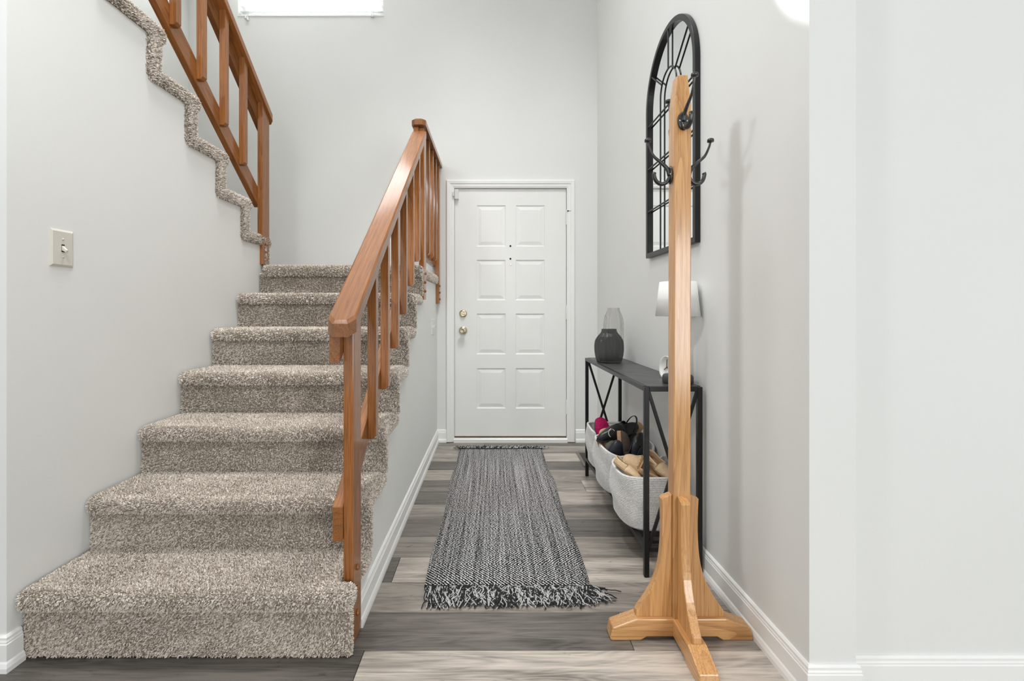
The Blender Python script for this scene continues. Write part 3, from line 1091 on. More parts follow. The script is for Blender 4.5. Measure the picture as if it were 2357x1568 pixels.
# ------------------------------------------------------------------ window high on the back wall, with its blind
win = empty('window_1', (0, YB, 0), 0, kind='structure')
mb = MB()
mb.box(WX0, WX1, 0.085, 0.125, WZ0, WZ0 + 0.05)
mb.box(WX0, WX1, 0.085, 0.125, WZ1 - 0.05, WZ1)
mb.box(WX0, WX0 + 0.045, 0.085, 0.125, WZ0 + 0.05, WZ1 - 0.05)
mb.box(WX1 - 0.045, WX1, 0.085, 0.125, WZ0 + 0.05, WZ1 - 0.05)
mb.build('window_frame', M['trim'], win)
mb = MB()
mb.box(WX0 + 0.045, WX1 - 0.045, 0.103, 0.108, WZ0 + 0.05, WZ1 - 0.05)
mb.build('window_pane', M['pane'], win)
mb = MB()
mb.box(WX0 - 0.004, WX1 + 0.004, -0.006, 0.085, WZ0 - 0.012, WZ0)
mb.build('window_sill', M['trim'], win, bevel=0.002)

bl = empty('window_blind', (0, YB + 0.04, WZ0), 0, 'white slatted blind in the high window on the back wall', 'blind')
mb = MB()
mb.box(WX0 + 0.008, WX1 - 0.008, -0.024, 0.024, 0.002, 0.018)
mb.build('bottom_rail', M['blind'], bl, bevel=0.003)
mb = MB()
hw = (WX1 - WX0) / 2 - 0.008
mb.prism([(-0.025, -0.0060), (0.0, -0.0005), (0.025, 0.0020), (0.025, 0.0048), (0.0, 0.0022), (-0.025, -0.0032)], 0, -hw, hw)
slat0 = None
for k in range(24):
    z = 0.046 + 0.043 * k
    if slat0 is None:
        slat0 = mb.build('slat', M['blind'], bl, loc=((WX0 + WX1) / 2, 0, z))
    else:
        copy_part(slat0, bl, ((WX0 + WX1) / 2, 0, z))
mb = MB()
mb.box(WX0 + 0.004, WX1 - 0.004, -0.028, 0.028, 1.045, 1.09)
mb.build('headrail', M['blind'], bl)
for (px, py) in ((567, 42), (571.5, 46), (856, 38), (860, 38)):
    x, z = J(px, YB), zr(py) - WZ0
    mb = MB()
    mb.tube([(x, -0.052, z + 0.01), (x, -0.048, z + 0.3), (x, -0.03, 1.05)], 0.0016, 6)
    c_ = mb.build('pull_cord', M['blind'], bl)
    mb = MB()
    mb.smooth = True
    mb.lathe([(0.0025, 0.032), (0.0045, 0.028), (0.0085, 0.006), (0.0085, 0.0), (0.0, -0.001)], 12, (x, -0.052, z - 0.012))
    mb.build('tassel', M['white_plastic'], c_)

# ------------------------------------------------------------------ switch plates
sw = empty('light_switch', (XL, 1.619, 1.291), 0, 'ivory single toggle light switch on the left stair wall', 'switch')
mb = MB()
hy, hz = 0.0435, 0.0625
vs = []
for (i_, x) in ((0, 0), (0, 0.002), (0.007, 0.0065)):
    vs += [(x, -hy + i_, -hz + i_), (x, hy - i_, -hz + i_), (x, hy - i_, hz - i_), (x, -hy + i_, hz - i_)]
fs = [(0, 1, 2, 3), (8, 9, 10, 11)]
for l in range(2):
    fs += [(l * 4 + i_, l * 4 + (i_ + 1) % 4, l * 4 + 4 + (i_ + 1) % 4, l * 4 + 4 + i_) for i_ in range(4)]
mb.add(vs, fs)
mb.build('wall_plate', M['ivory'], sw)
mb = MB()
mb.box(0.0062, 0.0070, -0.0058, 0.0058, -0.013, 0.013)
mb.build('toggle_slot', M['dark'], sw)
mb = MB()
mb.add([(0.006, -0.005, -0.008), (0.006, 0.005, -0.008), (0.006, 0.005, 0.009), (0.006, -0.005, 0.009),
        (0.020, -0.0042, -0.014), (0.020, 0.0042, -0.014), (0.0215, 0.0042, -0.007), (0.0215, -0.0042, -0.007)],
       [(0, 1, 2, 3), (4, 5, 6, 7), (0, 1, 5, 4), (1, 2, 6, 5), (2, 3, 7, 6), (3, 0, 4, 7)])
mb.build('toggle', M['ivory'], sw, bevel=0.001)
for z in (-0.03, 0.03):
    mb = MB()
    mb.smooth = True
    mb.lathe([(0.0038, 0), (0.0034, 0.0013), (0.0, 0.0018)], 10, (0.0065, 0, z), axis='x')
    mb.build('screw', M['ivory'], sw)

sg = empty('triple_switch_plate', (XW, 3.62, 0.957), 0, 'white triple switch plate on the stair side wall beside the door', 'switch')
mb = MB()
mb.box(0, 0.006, -0.082, 0.082, -0.058, 0.058)
mb.build('wall_plate', M['white_plastic'], sg, bevel=0.003)
for k in (-1, 0, 1):
    mb = MB()
    mb.add([(0.006, -0.005, -0.008), (0.006, 0.005, -0.008), (0.006, 0.005, 0.009), (0.006, -0.005, 0.009),
            (0.017, -0.004, 0.006), (0.017, 0.004, 0.006), (0.0175, 0.004, 0.013), (0.0175, -0.004, 0.013)],
           [(0, 1, 2, 3), (4, 5, 6, 7), (0, 1, 5, 4), (1, 2, 6, 5), (2, 3, 7, 6), (3, 0, 4, 7)])
    mb.build('toggle', M['white_plastic'], sg, loc=(0, 0.046 * k, 0))

# ------------------------------------------------------------------ floor register
vt = empty('floor_vent', (0.74, 3.47, 0.0), 0, 'taupe metal floor vent behind the far table leg', 'vent')
mb = MB()
VX, VY = 0.117, 0.165
for b_ in ((-VX, -VX + 0.022, -VY, VY), (VX - 0.022, VX, -VY, VY), (-VX + 0.022, VX - 0.022, -VY, -VY + 0.022), (-VX + 0.022, VX - 0.022, VY - 0.022, VY)):
    mb.box(b_[0], b_[1], b_[2], b_[3], 0.0005, 0.006)
mb.build('vent_frame', M['vent'], vt, bevel=0.0015, seg=1)
mb = MB()
mb.box(-VX + 0.02, VX - 0.02, -VY + 0.02, VY - 0.02, 0.0004, 0.0012)
mb.build('vent_well', M['dark'], vt)
mb = MB()
mb.box(-VX + 0.022, VX - 0.022, -0.004, 0.004, 0.0012, 0.005)
s0 = None
for k in range(14):
    y = -VY + 0.036 + k * 0.0199
    if s0 is None:
        s0 = mb.build('vent_slat', M['vent_slat'], vt, loc=(0, y, 0), rot=(0.0, 0, 0))
    else:
        copy_part(s0, vt, (0, y, 0))

# ------------------------------------------------------------------ runner rug
RX0, RX1, RY0, RY1 = -0.268, 0.378, 1.85, 3.715
rg = empty('runner_rug', ((RX0 + RX1) / 2, RY0, 0.0), 0, 'long black and white woven runner rug with fringed ends on the plank floor', 'rug')
mb = MB()
nx, ny = 14, 40
W2, LEN = (RX1 - RX0) / 2, RY1 - RY0
top = []
for j in range(ny + 1):
    for i in range(nx + 1):
        u, v = i / nx, j / ny
        x = -W2 + 2 * W2 * u + 0.006 * math.sin(v * 13) * (2 * u - 1)
        e = min(u, 1 - u) < 0.001 or min(v, 1 - v) < 0.001
        top.append((x, LEN * v, 0.0095 + 0.0018 * math.sin(9 * v + 3 * u) * math.sin(6 * u) + (-0.004 if e else 0)))
nb = len(top)
vs = top + [(x, y, 0.001) for x, y, z in top]
fs = []
for j in range(ny):
    for i in range(nx):
        a = j * (nx + 1) + i
        fs.append((a, a + 1, a + nx + 2, a + nx + 1))
        fs.append((nb + a, nb + a + nx + 1, nb + a + nx + 2, nb + a + 1))
edge = [i for i in range(nx + 1)] + [(j + 1) * (nx + 1) - 1 for j in range(1, ny + 1)] + [ny * (nx + 1) + i for i in range(nx - 1, -1, -1)] + [j * (nx + 1) for j in range(ny - 1, 0, -1)]
for k in range(len(edge)):
    a, b = edge[k], edge[(k + 1) % len(edge)]
    fs.append((a, b, nb + b, nb + a))
mb.smooth = True
mb.add(vs, fs)
mb.build('woven_field', M['rug'], rg)
rnd = random.Random(3)
for (y0, sgn, ln0, cnt) in ((0.004, -1, 0.138, 950), (LEN - 0.004, 1, 0.080, 480)):
    mb = MB()
    mb.smooth = True
    for k in range(cnt):
        x = -W2 + 0.006 + (2 * W2 - 0.012) * (k + rnd.random()) / cnt
        fan = 0.75 * max(0.0, x / W2) ** 7 - 0.05 if sgn < 0 else 0.9 * (x / W2) ** 9
        bundle = math.sin(x * 150 + 2 * math.sin(x * 31)) * 0.42
        ln = ln0 * rnd.uniform(0.55, 1.05)
        mb.cur = 0 if rnd.random() < 0.6 else 1
        p = Vector((x, y0, 0.006))
        pts = [p.copy()]
        zph = rnd.uniform(0, 6)
        base = (bundle if (x > -W2 * 0.72 or sgn > 0) and abs(x) < W2 * 0.94 else 0.22 if x < 0 and sgn < 0 else 0.0) + fan
        ang = base + rnd.uniform(-0.35, 0.35)
        for st in range(6):
            ang += 0.75 * math.sin(zph * 2 + st * 1.7) + rnd.uniform(-0.3, 0.3)
            lim = 0.3 if x < -W2 * 0.72 and sgn < 0 else 0.95
            ang = base + max(-lim, min(lim, ang - base))
            p = p + Vector((math.sin(ang), sgn * math.cos(ang), 0)) * (ln / 6)
            p.z = 0.0045 + max(0.0, 0.011 * (1 - st / 6) * (0.5 + 0.5 * math.sin(zph + st * 1.1))) + rnd.uniform(0, 0.006)
            pts.append(p.copy())
        mb.tube(pts, rnd.uniform(0.0015, 0.0023), 5, caps=False)
    mb.cur = 0
    for q_ in (0.0, 0.007):
        mb.tube([(-W2 + 2 * W2 * i / 40, y0 - sgn * 0.004 + sgn * q_, 0.0085 - 0.15 * q_) for i in range(41)], 0.004, 6)
    fr = mb.build('fringe', [M['yarn_black'], M['yarn_grey']], rg)
    fr['kind'] = 'stuff'

# ------------------------------------------------------------------ coat rack
cr = empty('coat_rack', (0.6165, 1.592, 0), 0, 'tall golden oak coat rack with cross feet standing near the right wall', 'coat rack')
mb = MB()
h, b, c, ZT = 0.0275, 0.0275, 0.0165, 1.855
ZC = ZT - 0.10
mb.add([(-h, -b, 0.06), (h, -b, 0.06), (h, b, 0.06), (-h, b, 0.06), (-h, -b, ZC), (h, -b, ZC), (h, b, ZC), (-h, b, ZC),
        (-c, -c - 0.006, ZT), (c, -c - 0.006, ZT), (c, c + 0.006, ZT), (-c, c + 0.006, ZT)],
       [(0, 3, 2, 1), (0, 1, 5, 4), (1, 2, 6, 5), (2, 3, 7, 6), (3, 0, 4, 7), (4, 5, 9, 8), (5, 6, 10, 9), (6, 7, 11, 10), (7, 4, 8, 11), (8, 9, 10, 11)])
rp = mb.build('post', M['gold'], cr, bevel=0.003, seg=2)
rp.rotation_euler = (0, 0.0025, 0)
foot = [(-0.235, 0.004), (-0.229, 0.0), (-0.135, 0.0), (-0.115, 0.012), (0.115, 0.012), (0.135, 0.0), (0.229, 0.0), (0.235, 0.004),
        (0.226, 0.040), (0.145, 0.070), (-0.145, 0.070), (-0.226, 0.040)]
mb = MB()
mb.prism(foot, 1, -0.029, 0.029)
mb.build('foot_rail', M['gold_x'], cr, bevel=0.0035, seg=2)
mb = MB()
mb.prism([(x, z - (0.0 if z < 0.02 else 0.0012)) for x, z in foot], 0, -0.029, 0.029)
mb.build('foot_rail', M['gold_y'], cr, bevel=0.0035, seg=2)
brk = [(0.0, 0.068), (0.120, 0.068), (0.118, 0.086)]
brk += [(p_.x, p_.y) for p_ in spline([(0.112, 0.096, 0), (0.095, 0.120, 0), (0.077, 0.148, 0), (0.060, 0.182, 0), (0.046, 0.222, 0), (0.0375, 0.268, 0), (0.033, 0.325, 0),
                                       (0.032, 0.380, 0), (0.0335, 0.430, 0), (0.0350, 0.456, 0)], 2)]
brk += [(0.029, 0.463), (0.0, 0.474)]
mb = MB()
mb.prism([(0.0275 + x - 0.001, z) for x, z in brk], 1, -0.0145, 0.0145)
b0 = mb.build('bracket', M['gold'], cr, bevel=0.003, seg=2, angle=50)
for k in (1, 2, 3):
    copy_part(b0, cr, (0, 0, 0), (0, 0, k * PI / 2))


def hook_meshes():
    a = MB()
    a.smooth = True
    # local: y = -out of the post face (towards -y), z up
    a.lathe([(0.0, 0.0052), (0.012, 0.0050), (0.019, 0.0032), (0.0205, 0.0), (0.0, -0.001)], 20, (0, 0, 0), axis='y')
    a.v = [(x * 0.95, y, z * 1.5) for x, y, z in a.v]
    up_ = spline([(0, -0.002, 0.0), (0, -0.010, 0.020), (0, -0.030, 0.040), (0, -0.058, 0.062), (0, -0.074, 0.092), (0, -0.080, 0.112)], 5)
    n = len(up_)
    a.tube(up_, [(0.0072 - 0.0036 * min(1, i / n * 1.4), 0.0085 - 0.0045 * min(1, i / n * 1.4)) for i in range(n)], 10)
    a.lathe([(0.005, -0.004), (0.0115, -0.003), (0.0115, 0.005), (0.009, 0.007), (0.0, 0.0072)], 16, (0, -0.080, 0.114))
    lo = spline([(0, -0.002, -0.006), (0, -0.014, -0.024), (0, -0.032, -0.030), (0, -0.050, -0.020), (0, -0.058, 0.000), (0, -0.056, 0.008)], 5)
    n = len(lo)
    a.tube(lo, [(0.0065, 0.0095 - 0.002 * (i / n)) for i in range(n)], 10)
    return a


hk = hook_meshes().build('hook', M['hook'], cr)
hk.location = (0.004, -b - 0.0005, 1.700)
hk.rotation_euler = (0, 0, 0.09)
hk.scale = (1, 0.93, 1)
scr = MB()
scr.smooth = True
scr.lathe([(0.0032, 0.0), (0.0028, 0.0014), (0.0, 0.0018)], 10, axis='y')
sc0 = None


def add_screws(hook):
    global sc0
    for x in (-0.012, 0.012):
        if sc0 is None:
            sc0 = scr.build('screw', M['silver'], hook, loc=(x, -0.0035, 0.0))
        else:
            copy_part(sc0, hook, (x, -0.0035, 0.0))


add_screws(hk)
for (x, y, z, rz) in ((-h - 0.0005, 0, 1.531, -PI / 2), (h + 0.0045, 0, 1.531, PI / 2), (0.004, b + 0.0005, 1.706, PI)):
    c_ = copy_part(hk, cr, (x, y, z), (0, 0, rz))
    add_screws(c_)

# ------------------------------------------------------------------ console table
TX, TY, TW, TL, TZ, TT = 0.610, 1.93, 0.236, 1.20, 0.772, 0.020
ct = empty('console_table', (TX, TY, 0), 0.009, 'narrow black metal console table with crossed ends along the right wall', 'table')


def bar(parent, name, p, q, t=TT, t2=None, up=(0, 0, 1)):
    p, q = Vector(p), Vector(q)
    d = (q - p).normalized()
    e = Vector(up) - d * Vector(up).dot(d)
    e = e.normalized() if e.length > 1e-4 else Vector((1, 0, 0))
    s_ = d.cross(e)
    t2 = t2 or t
    vs = []
    for o_ in (p, q):
        for a, b_ in ((-1, -1), (1, -1), (1, 1), (-1, 1)):
            vs.append(o_ + e * (a * t / 2) + s_ * (b_ * t2 / 2))
    m_ = MB()
    m_.add(vs, [(0, 3, 2, 1), (4, 5, 6, 7), (0, 1, 5, 4), (1, 2, 6, 5), (2, 3, 7, 6), (3, 0, 4, 7)])
    return m_.build(name, M['frame'], parent, bevel=0.0015, seg=1)


q = TT / 2
for (x, y) in ((q, q), (TW - q, q), (q, TL - q), (TW - q, TL - q)):
    bar(ct, 'leg', (x, y, 0.001), (x, y, TZ - 0.002), up=(1, 0, 0))
for z in (TZ - q, 0.113):
    for x in (q, TW - q):
        bar(ct, 'side_rail', (x, TT, z), (x, TL - TT, z))
    for y in (q, TL - q):
        bar(ct, 'end_rail', (TT, y, z), (TW - TT, y, z))
for y in (q, TL - q):
    bar(ct, 'cross_brace', (TT, y + 0.003, TZ - TT), (TW - TT, y + 0.003, 0.123), t=0.014, t2=0.009)
    bar(ct, 'cross_brace', (TW - TT, y - 0.003, TZ - TT), (TT, y - 0.003, 0.123), t=0.014, t2=0.009)
for k in range(9):
    y = 0.07 + k * 0.1325
    bar(ct, 'shelf_bar', (TT, y, 0.113), (TW - TT, y, 0.113), t=0.014)
mb = MB()
mb.box(0.014, TW - 0.014, 0.014, TL - 0.014, TZ - 0.010, TZ + 0.001)
mb.build('table_top', M['tabletop'], ct)

# ------------------------------------------------------------------ rope baskets
def basket(cx, cy, hx, hy, ztop, zb, label, dip):
    o = empty('rope_basket', (cx, cy, zb), 0, label, 'basket', 'rope baskets under the console table')
    n = 72
    H = ztop - zb
    coils = 33
    prof = []
    for i in range(coils):
        for a in (-0.5, -0.2, 0.2):
            zz = (i + 0.5 + a) / coils
            bulge = {-0.5: 0.0, -0.2: 0.0030, 0.2: 0.0034}[a]
            prof.append((zz, bulge))
    prof.append((1.0, 0.0))

    def ring(zz, off):
        s_ = 0.86 + 0.14 * min(1, zz / 0.60) ** 0.6 if zz > 0.06 else 0.86 - 0.10 * (1 - zz / 0.06) ** 2
        s_ *= 1.0 + 0.02 * math.sin(zz * 3.2)
        out = []
        for j in range(n):
            t = 2 * PI * j / n
            cu, su = math.cos(t), math.sin(t)
            e = 2 / 3.0
            x = math.copysign(abs(cu) ** e, cu) * hx * s_
            y = math.copysign(abs(su) ** e, su) * hy * s_
            l_ = math.hypot(x, y)
            k_ = (l_ + off) / l_
            wob = 0.004 * math.sin(3 * t + 9 * zz)
            dz = -zz * zz * dip * (su * su if su < 0 else 0.35 * su * su)
            out.append((x * k_ + wob * cu, y * k_ + wob * su, H * zz + dz))
        return out
    mb = MB()
    mb.smooth = True
    vs, fs = [], []
    rings_ = [ring(zz, off) for zz, off in prof]
    inner = [ring(zz, -0.008) for zz in (1.0, 0.8, 0.5, 0.2, 0.03)]
    allr = rings_ + inner
    for r_ in allr:
        vs += r_
    for i in range(len(allr) - 1):
        for j in range(n):
            fs.append((i * n + j, i * n + (j + 1) % n, (i + 1) * n + (j + 1) % n, (i + 1) * n + j))
    fs.append(tuple(range(n))[::-1])
    fs.append(tuple((len(allr) - 1) * n + j for j in range(n)))
    mb.add(vs, fs)
    mb.build('basket_body', M['rope'], o)
    mb = MB()
    mb.smooth = True
    mb.tube([(x, y, z + 0.003) for x, y, z in ring(1.0, -0.004)], 0.0068, 8, closed=True)
    mb.build('rim', M['rope'], o)
    return o


ZB = 0.1236
basket(0.703, 2.205, 0.146, 0.165, 0.350, ZB, 'pale grey rope basket of tan shoes, nearest of the three under the console table', -0.006)
basket(0.703, 2.60, 0.143, 0.175, 0.368, ZB, 'pale grey rope basket of black and navy shoes, middle of the three under the table', 0.042)
basket(0.716, 2.955, 0.132, 0.150, 0.362, ZB, 'pale grey rope basket holding the magenta slipper, farthest under the table', 0.036)

# ------------------------------------------------------------------ shoes
def shoe_material(name, col, rough=0.55, nscale=90):
    return plain(name, col, rough=rough, noise=0.12, nscale=nscale, bumpd=0.0006)


S = {
    'tan': shoe_material('tan_suede', (0.56, 0.39, 0.23), 0.8),
    'tan2': shoe_material('tan_leather', (0.60, 0.43, 0.26), 0.55),
    'tan_in': shoe_material('tan_lining', (0.36, 0.22, 0.11), 0.7),
    'black': shoe_material('black_leather', (0.014, 0.014, 0.013), 0.35),
    'navy': shoe_material('navy_leather', (0.022, 0.026, 0.036), 0.4),
    'brown': shoe_material('brown_leather', (0.30, 0.14, 0.05), 0.3),
    'taupe': shoe_material('taupe_sole', (0.33, 0.29, 0.24), 0.7),
    'suede': shoe_material('dark_brown_suede', (0.075, 0.055, 0.038), 0.9),
    'cork': shoe_material('cork_sole', (0.45, 0.26, 0.15), 0.7),
    'magenta': shoe_material('magenta_knit', (0.62, 0.016, 0.17), 0.95),
    'rubber': shoe_material('dark_rubber', (0.05, 0.05, 0.048), 0.7),
    'fluff': shoe_material('white_fleece', (0.70, 0.70, 0.68), 0.95),
    'insole': shoe_material('tan_insole', (0.42, 0.25, 0.12), 0.6),
    'beige': shoe_material('beige_insole', (0.50, 0.42, 0.33), 0.6),
}
FUZZ_M = pile_group('magenta_fuzz', S['magenta'], 160000, 0.0030, 0.0012, 0.7)
FUZZ_W = pile_group('white_fuzz', S['fluff'], 140000, 0.0030, 0.0012, 0.7)


def shoe(name, label, toe, heel, upv, mats, width=0.36, point=0.5, opening=0.42, toe_h=0.22, side_h=0.16, heel_h=0.2, sole_t=0.03,
         heel_block=0.0, fuzz=None, straps=False, chain=False, group=None, cat='shoe', open_back=False):
    """toe, heel: world points; the shoe is built in unit length, local +y towards the toe, and scaled to fit"""
    toe, heel = Vector(toe), Vector(heel)
    ln = (toe - heel).length
    yv = (toe - heel).normalized()
    zv = Vector(upv) - yv * Vector(upv).dot(yv)
    zv.normalize()
    xv = yv.cross(zv)
    o = empty(name, heel, 0, label, cat, group)
    o.rotation_euler = Matrix((xv, yv, zv)).transposed().to_euler()
    up_m, sole_m, in_m = mats
    W = width * ln / 2

    def hw(t):                 # t: 0 toe .. 1 heel
        t = max(0.0, min(1.0, t))
        toe_shape = min(1, t / 0.38) ** (point)
        heel_shape = math.sqrt(max(0, 1 - max(0, (t - 0.80) / 0.20) ** 2.2))
        waist = 1 - 0.22 * math.sin(max(0, min(1, (t - 0.38) / 0.6)) * PI * 0.8)
        return W * toe_shape * heel_shape * waist

    nt_ = 22
    ts = [0.5 - 0.5 * math.cos(PI * i / nt_) for i in range(nt_ + 1)]
    # sole
    outl = [(hw(t) * 1.03, ln * (1 - t)) for t in ts] + [(-hw(t) * 1.03, ln * (1 - t)) for t in reversed(ts[1:-1])]
    mb = MB()
    mb.prism(outl, 2, -sole_t * ln, 0.0)
    if heel_block:
        hb = [(x * 0.95, y) for x, y in outl if y < ln * 0.26]
        hb = sorted(hb, key=lambda p: math.atan2(p[1] - ln * 0.13, p[0]))
        if len(hb) > 3:
            mb.prism(hb, 2, -heel_block * ln, -sole_t * ln)
    mb.build('sole', sole_m, o, bevel=0.0015, seg=1)
    mb = MB()
    mb.prism([(x * 0.9, y) for x, y in outl], 2, 0.0005, 0.003)
    mb.build('insole', in_m, o)
    # upper
    mb = MB()
    mb.smooth = True
    na = 14
    to = opening
    rows_, tt = [], [t for t in ts if t < to] + [to]
    for t in tt:
        w_ = max(hw(t), 0.0015)
        hh = ln * (toe_h * (0.38 + 0.62 * min(1, t / to) ** 0.7)) * min(1, (t / 0.10 + 0.15)) ** 0.5
        rows_.append([(w_ * math.cos(PI * a / na), ln * (1 - t), max(0.0, hh * math.sin(PI * a / na) ** 0.85)) for a in range(na + 1)])
    vs, fs = [], []
    for r_ in rows_:
        vs += r_
    for i in range(len(rows_) - 1):
        for a in range(na):
            fs.append((i * (na + 1) + a, i * (na + 1) + a + 1, (i + 1) * (na + 1) + a + 1, (i + 1) * (na + 1) + a))
    mb.add(vs, fs)
    if not straps and not open_back:
        tb = [to] + [t for t in ts if t > to]
        nv = 4
        for sg_ in (1, -1):
            vs, fs = [], []
            for t in tb:
                k_ = (t - to) / (1 - to)
                w_ = hw(t)
                hs = ln * (toe_h * (1 - k_) ** 3 * 0.9 + side_h * (1 - (1 - k_) ** 3) * (0.8 + 0.2 * k_) + (heel_h - side_h) * k_ ** 3)
                for a in range(nv + 1):
                    f_ = a / nv
                    vs.append((sg_ * (w_ * (1 - 0.16 * f_ * f_)), ln * (1 - t), hs * f_))
            for i in range(len(tb) - 1):
                for a in range(nv):
                    fs.append((i * (nv + 1) + a, i * (nv + 1) + a + 1, (i + 1) * (nv + 1) + a + 1, (i + 1) * (nv + 1) + a))
            mb.add(vs, fs)
    u = mb.build('upper', [up_m, in_m], o)
    sd = u.modifiers.new('thickness', 'SOLIDIFY')
    sd.thickness = 0.0028
    sd.offset = -1
    if fuzz:
        add_pile(u, fuzz)
    if straps:
        for (t, hh) in ((0.55, 0.20), (0.80, 0.30)):
            w_ = hw(t)
            mb = MB()
            mb.smooth = True
            mb.tube([(w_ * math.cos(PI * a / 16), ln * (1 - t) - (0.06 * ln * math.sin(PI * a / 16) if t > 0.7 else 0), hh * ln * math.sin(PI * a / 16)) for a in range(17)],
                    (0.0018, 0.006), 8)
            mb.build('strap', up_m, o)
    if chain:
        ring_ = rows_[-1]
        for a in range(3, na - 2):
            p_ = Vector(ring_[a]) + Vector((0, 0.05 * ln, 0.0035))
            mb = MB()
            mb.smooth = True
            mb.tube([p_ + Vector((0.0062 * math.cos(2 * PI * i / 12), 0.0035 * math.sin(2 * PI * i / 12) * (1 if a % 2 else 0.35), 0.003 * math.sin(2 * PI * i / 12) * (0.3 if a % 2 else 1))) for i in range(12)],
                    0.0013, 6, closed=True)
            mb.build('chain_link', M['gold_metal'], o)
        mb = MB()
        mb.smooth = True
        mb.tube([Vector(p_) + Vector((0, 0, 0.001)) for p_ in ring_[1:-1]], 0.0028, 6)
        mb.build('topline', up_m, o)
    return o


# nearest basket
shoe('loafer', 'tan pointed loafer with a gold chain in the nearest basket', P(1434, 1054, 2.17), P(1536, 1112, 2.11), (-0.05, -0.62, 0.8),
     (S['tan'], S['tan_in'], S['tan_in']), width=0.40, point=0.26, opening=0.37, toe_h=0.24, side_h=0.20, heel_h=0.24, chain=True, group='shoes in the rope baskets')
shoe('loafer', 'tan loafer with its toe against the coat rack post, right side of the nearest basket', P(1550, 1106, 2.07), P(1490, 1052, 2.20), (0.30, -0.75, 0.6),
     (S['tan2'], S['tan_in'], S['tan_in']), width=0.42, point=0.4, opening=0.5, toe_h=0.20, side_h=0.2, heel_h=0.26, group='shoes in the rope baskets')
shoe('ballet_flat', 'pale tan gathered flat at the left rim of the nearest basket', P(1476, 1108, 2.075), P(1414, 1062, 2.20), (0.55, -0.35, 0.75),
     (S['tan2'], S['tan_in'], S['insole']), width=0.33, point=0.4, opening=0.5, toe_h=0.2, side_h=0.17, heel_h=0.2, group='shoes in the rope baskets')
shoe('fleece_slipper', 'white fleece slipper under the tan shoes in the nearest basket', P(1474, 1120, 2.12), P(1534, 1074, 2.25), (0.1, -0.4, 0.9),
     (S['fluff'], S['fluff'], S['fluff']), width=0.42, point=0.4, opening=0.6, toe_h=0.26, side_h=0.24, heel_h=0.3, fuzz=FUZZ_W, group='shoes in the rope baskets')
# middle basket
sd_ = shoe('sandal', 'black strapped sandal with a silver buckle lying across the middle basket', P(1374, 1012, 2.52), P(1468, 978, 2.62), (0.1, -0.55, 0.8),
           (S['black'], S['rubber'], S['black']), width=0.30, point=0.5, opening=0.5, toe_h=0.2, straps=True, sole_t=0.06, group='shoes in the rope baskets')
mb = MB()
mb.smooth = True
bk = P(1407, 996, 2.50)
mb.tube([bk + Vector((0.017 * math.cos(a), -0.012 + 0.006 * math.sin(a), 0.020 * math.sin(a))) for a in [PI * 0.15 + i * PI * 1.25 / 14 for i in range(15)]], 0.0022, 8)
bo = mb.build('buckle', M['silver'])
bo.parent = sd_
bpy.context.view_layer.update()
bo.matrix_parent_inverse = sd_.matrix_world.inverted()
shoe('slingback', 'black slingback with a beige insole standing heel up in the middle basket', P(1440, 1030, 2.62), P(1427, 972, 2.68), (0.3, -0.95, 0.1),
     (S['black'], S['beige'], S['beige']), width=0.42, point=0.5, opening=0.4, toe_h=0.2, side_h=0.22, heel_h=0.26, group='shoes in the rope baskets')
shoe('mule', 'black mule with a tan insole leaning at the back of the middle basket', P(1440, 1020, 2.60), P(1474, 974, 2.68), (-0.3, -0.85, 0.35),
     (S['black'], S['insole'], S['insole']), width=0.46, point=0.5, opening=0.45, toe_h=0.2, open_back=True, group='shoes in the rope baskets')
shoe('leather_loafer', 'glossy brown leather loafer at the left rim of the middle basket', P(1375, 1012, 2.55), P(1404, 1060, 2.56), (0.6, -0.6, 0.5),
     (S['brown'], S['tan_in'], S['tan_in']), width=0.36, point=0.4, opening=0.5, toe_h=0.2, side_h=0.2, group='shoes in the rope baskets')
shoe('taupe_shoe', 'taupe shoe with its toe up between brown and navy in the middle basket', P(1406, 1008, 2.53), P(1399, 1066, 2.58), (-0.15, -0.95, 0.3),
     (S['taupe'], S['taupe'], S['taupe']), width=0.46, point=0.45, opening=0.5, toe_h=0.16, side_h=0.14, group='shoes in the rope baskets')
shoe('navy_flat', 'navy leather flat with its toe up at the front of the middle basket', P(1423, 1014, 2.48), P(1412, 1078, 2.53), (0.25, -0.95, 0.25),
     (S['navy'], S['rubber'], S['navy']), width=0.60, point=0.4, opening=0.72, toe_h=0.24, side_h=0.2, sole_t=0.05, group='shoes in the rope baskets')
shoe('suede_clog', 'dark suede clog on its side with a pinkish cork sole in the middle basket', P(1429, 992, 2.50), P(1440, 1076, 2.52), (0.9, -0.35, 0.1),
     (S['suede'], S['cork'], S['suede']), width=0.36, point=0.45, opening=0.5, toe_h=0.26, side_h=0.22, sole_t=0.10, group='shoes in the rope baskets')
shoe('ankle_strap_flat', 'black flat with its strap showing at the right of the middle basket', P(1478, 996, 2.50), P(1452, 1058, 2.45), (-0.3, -0.9, 0.3),
     (S['black'], S['rubber'], S['black']), width=0.44, point=0.5, opening=0.5, toe_h=0.24, side_h=0.2, group='shoes in the rope baskets')
shoe('navy_flat', 'second navy flat, its toe showing just left of the table leg', P(1461, 1016, 2.46), P(1474, 1080, 2.50), (0.1, -0.95, 0.3),
     (S['navy'], S['rubber'], S['navy']), width=0.56, point=0.45, opening=0.72, toe_h=0.22, side_h=0.2, group='shoes in the rope baskets')
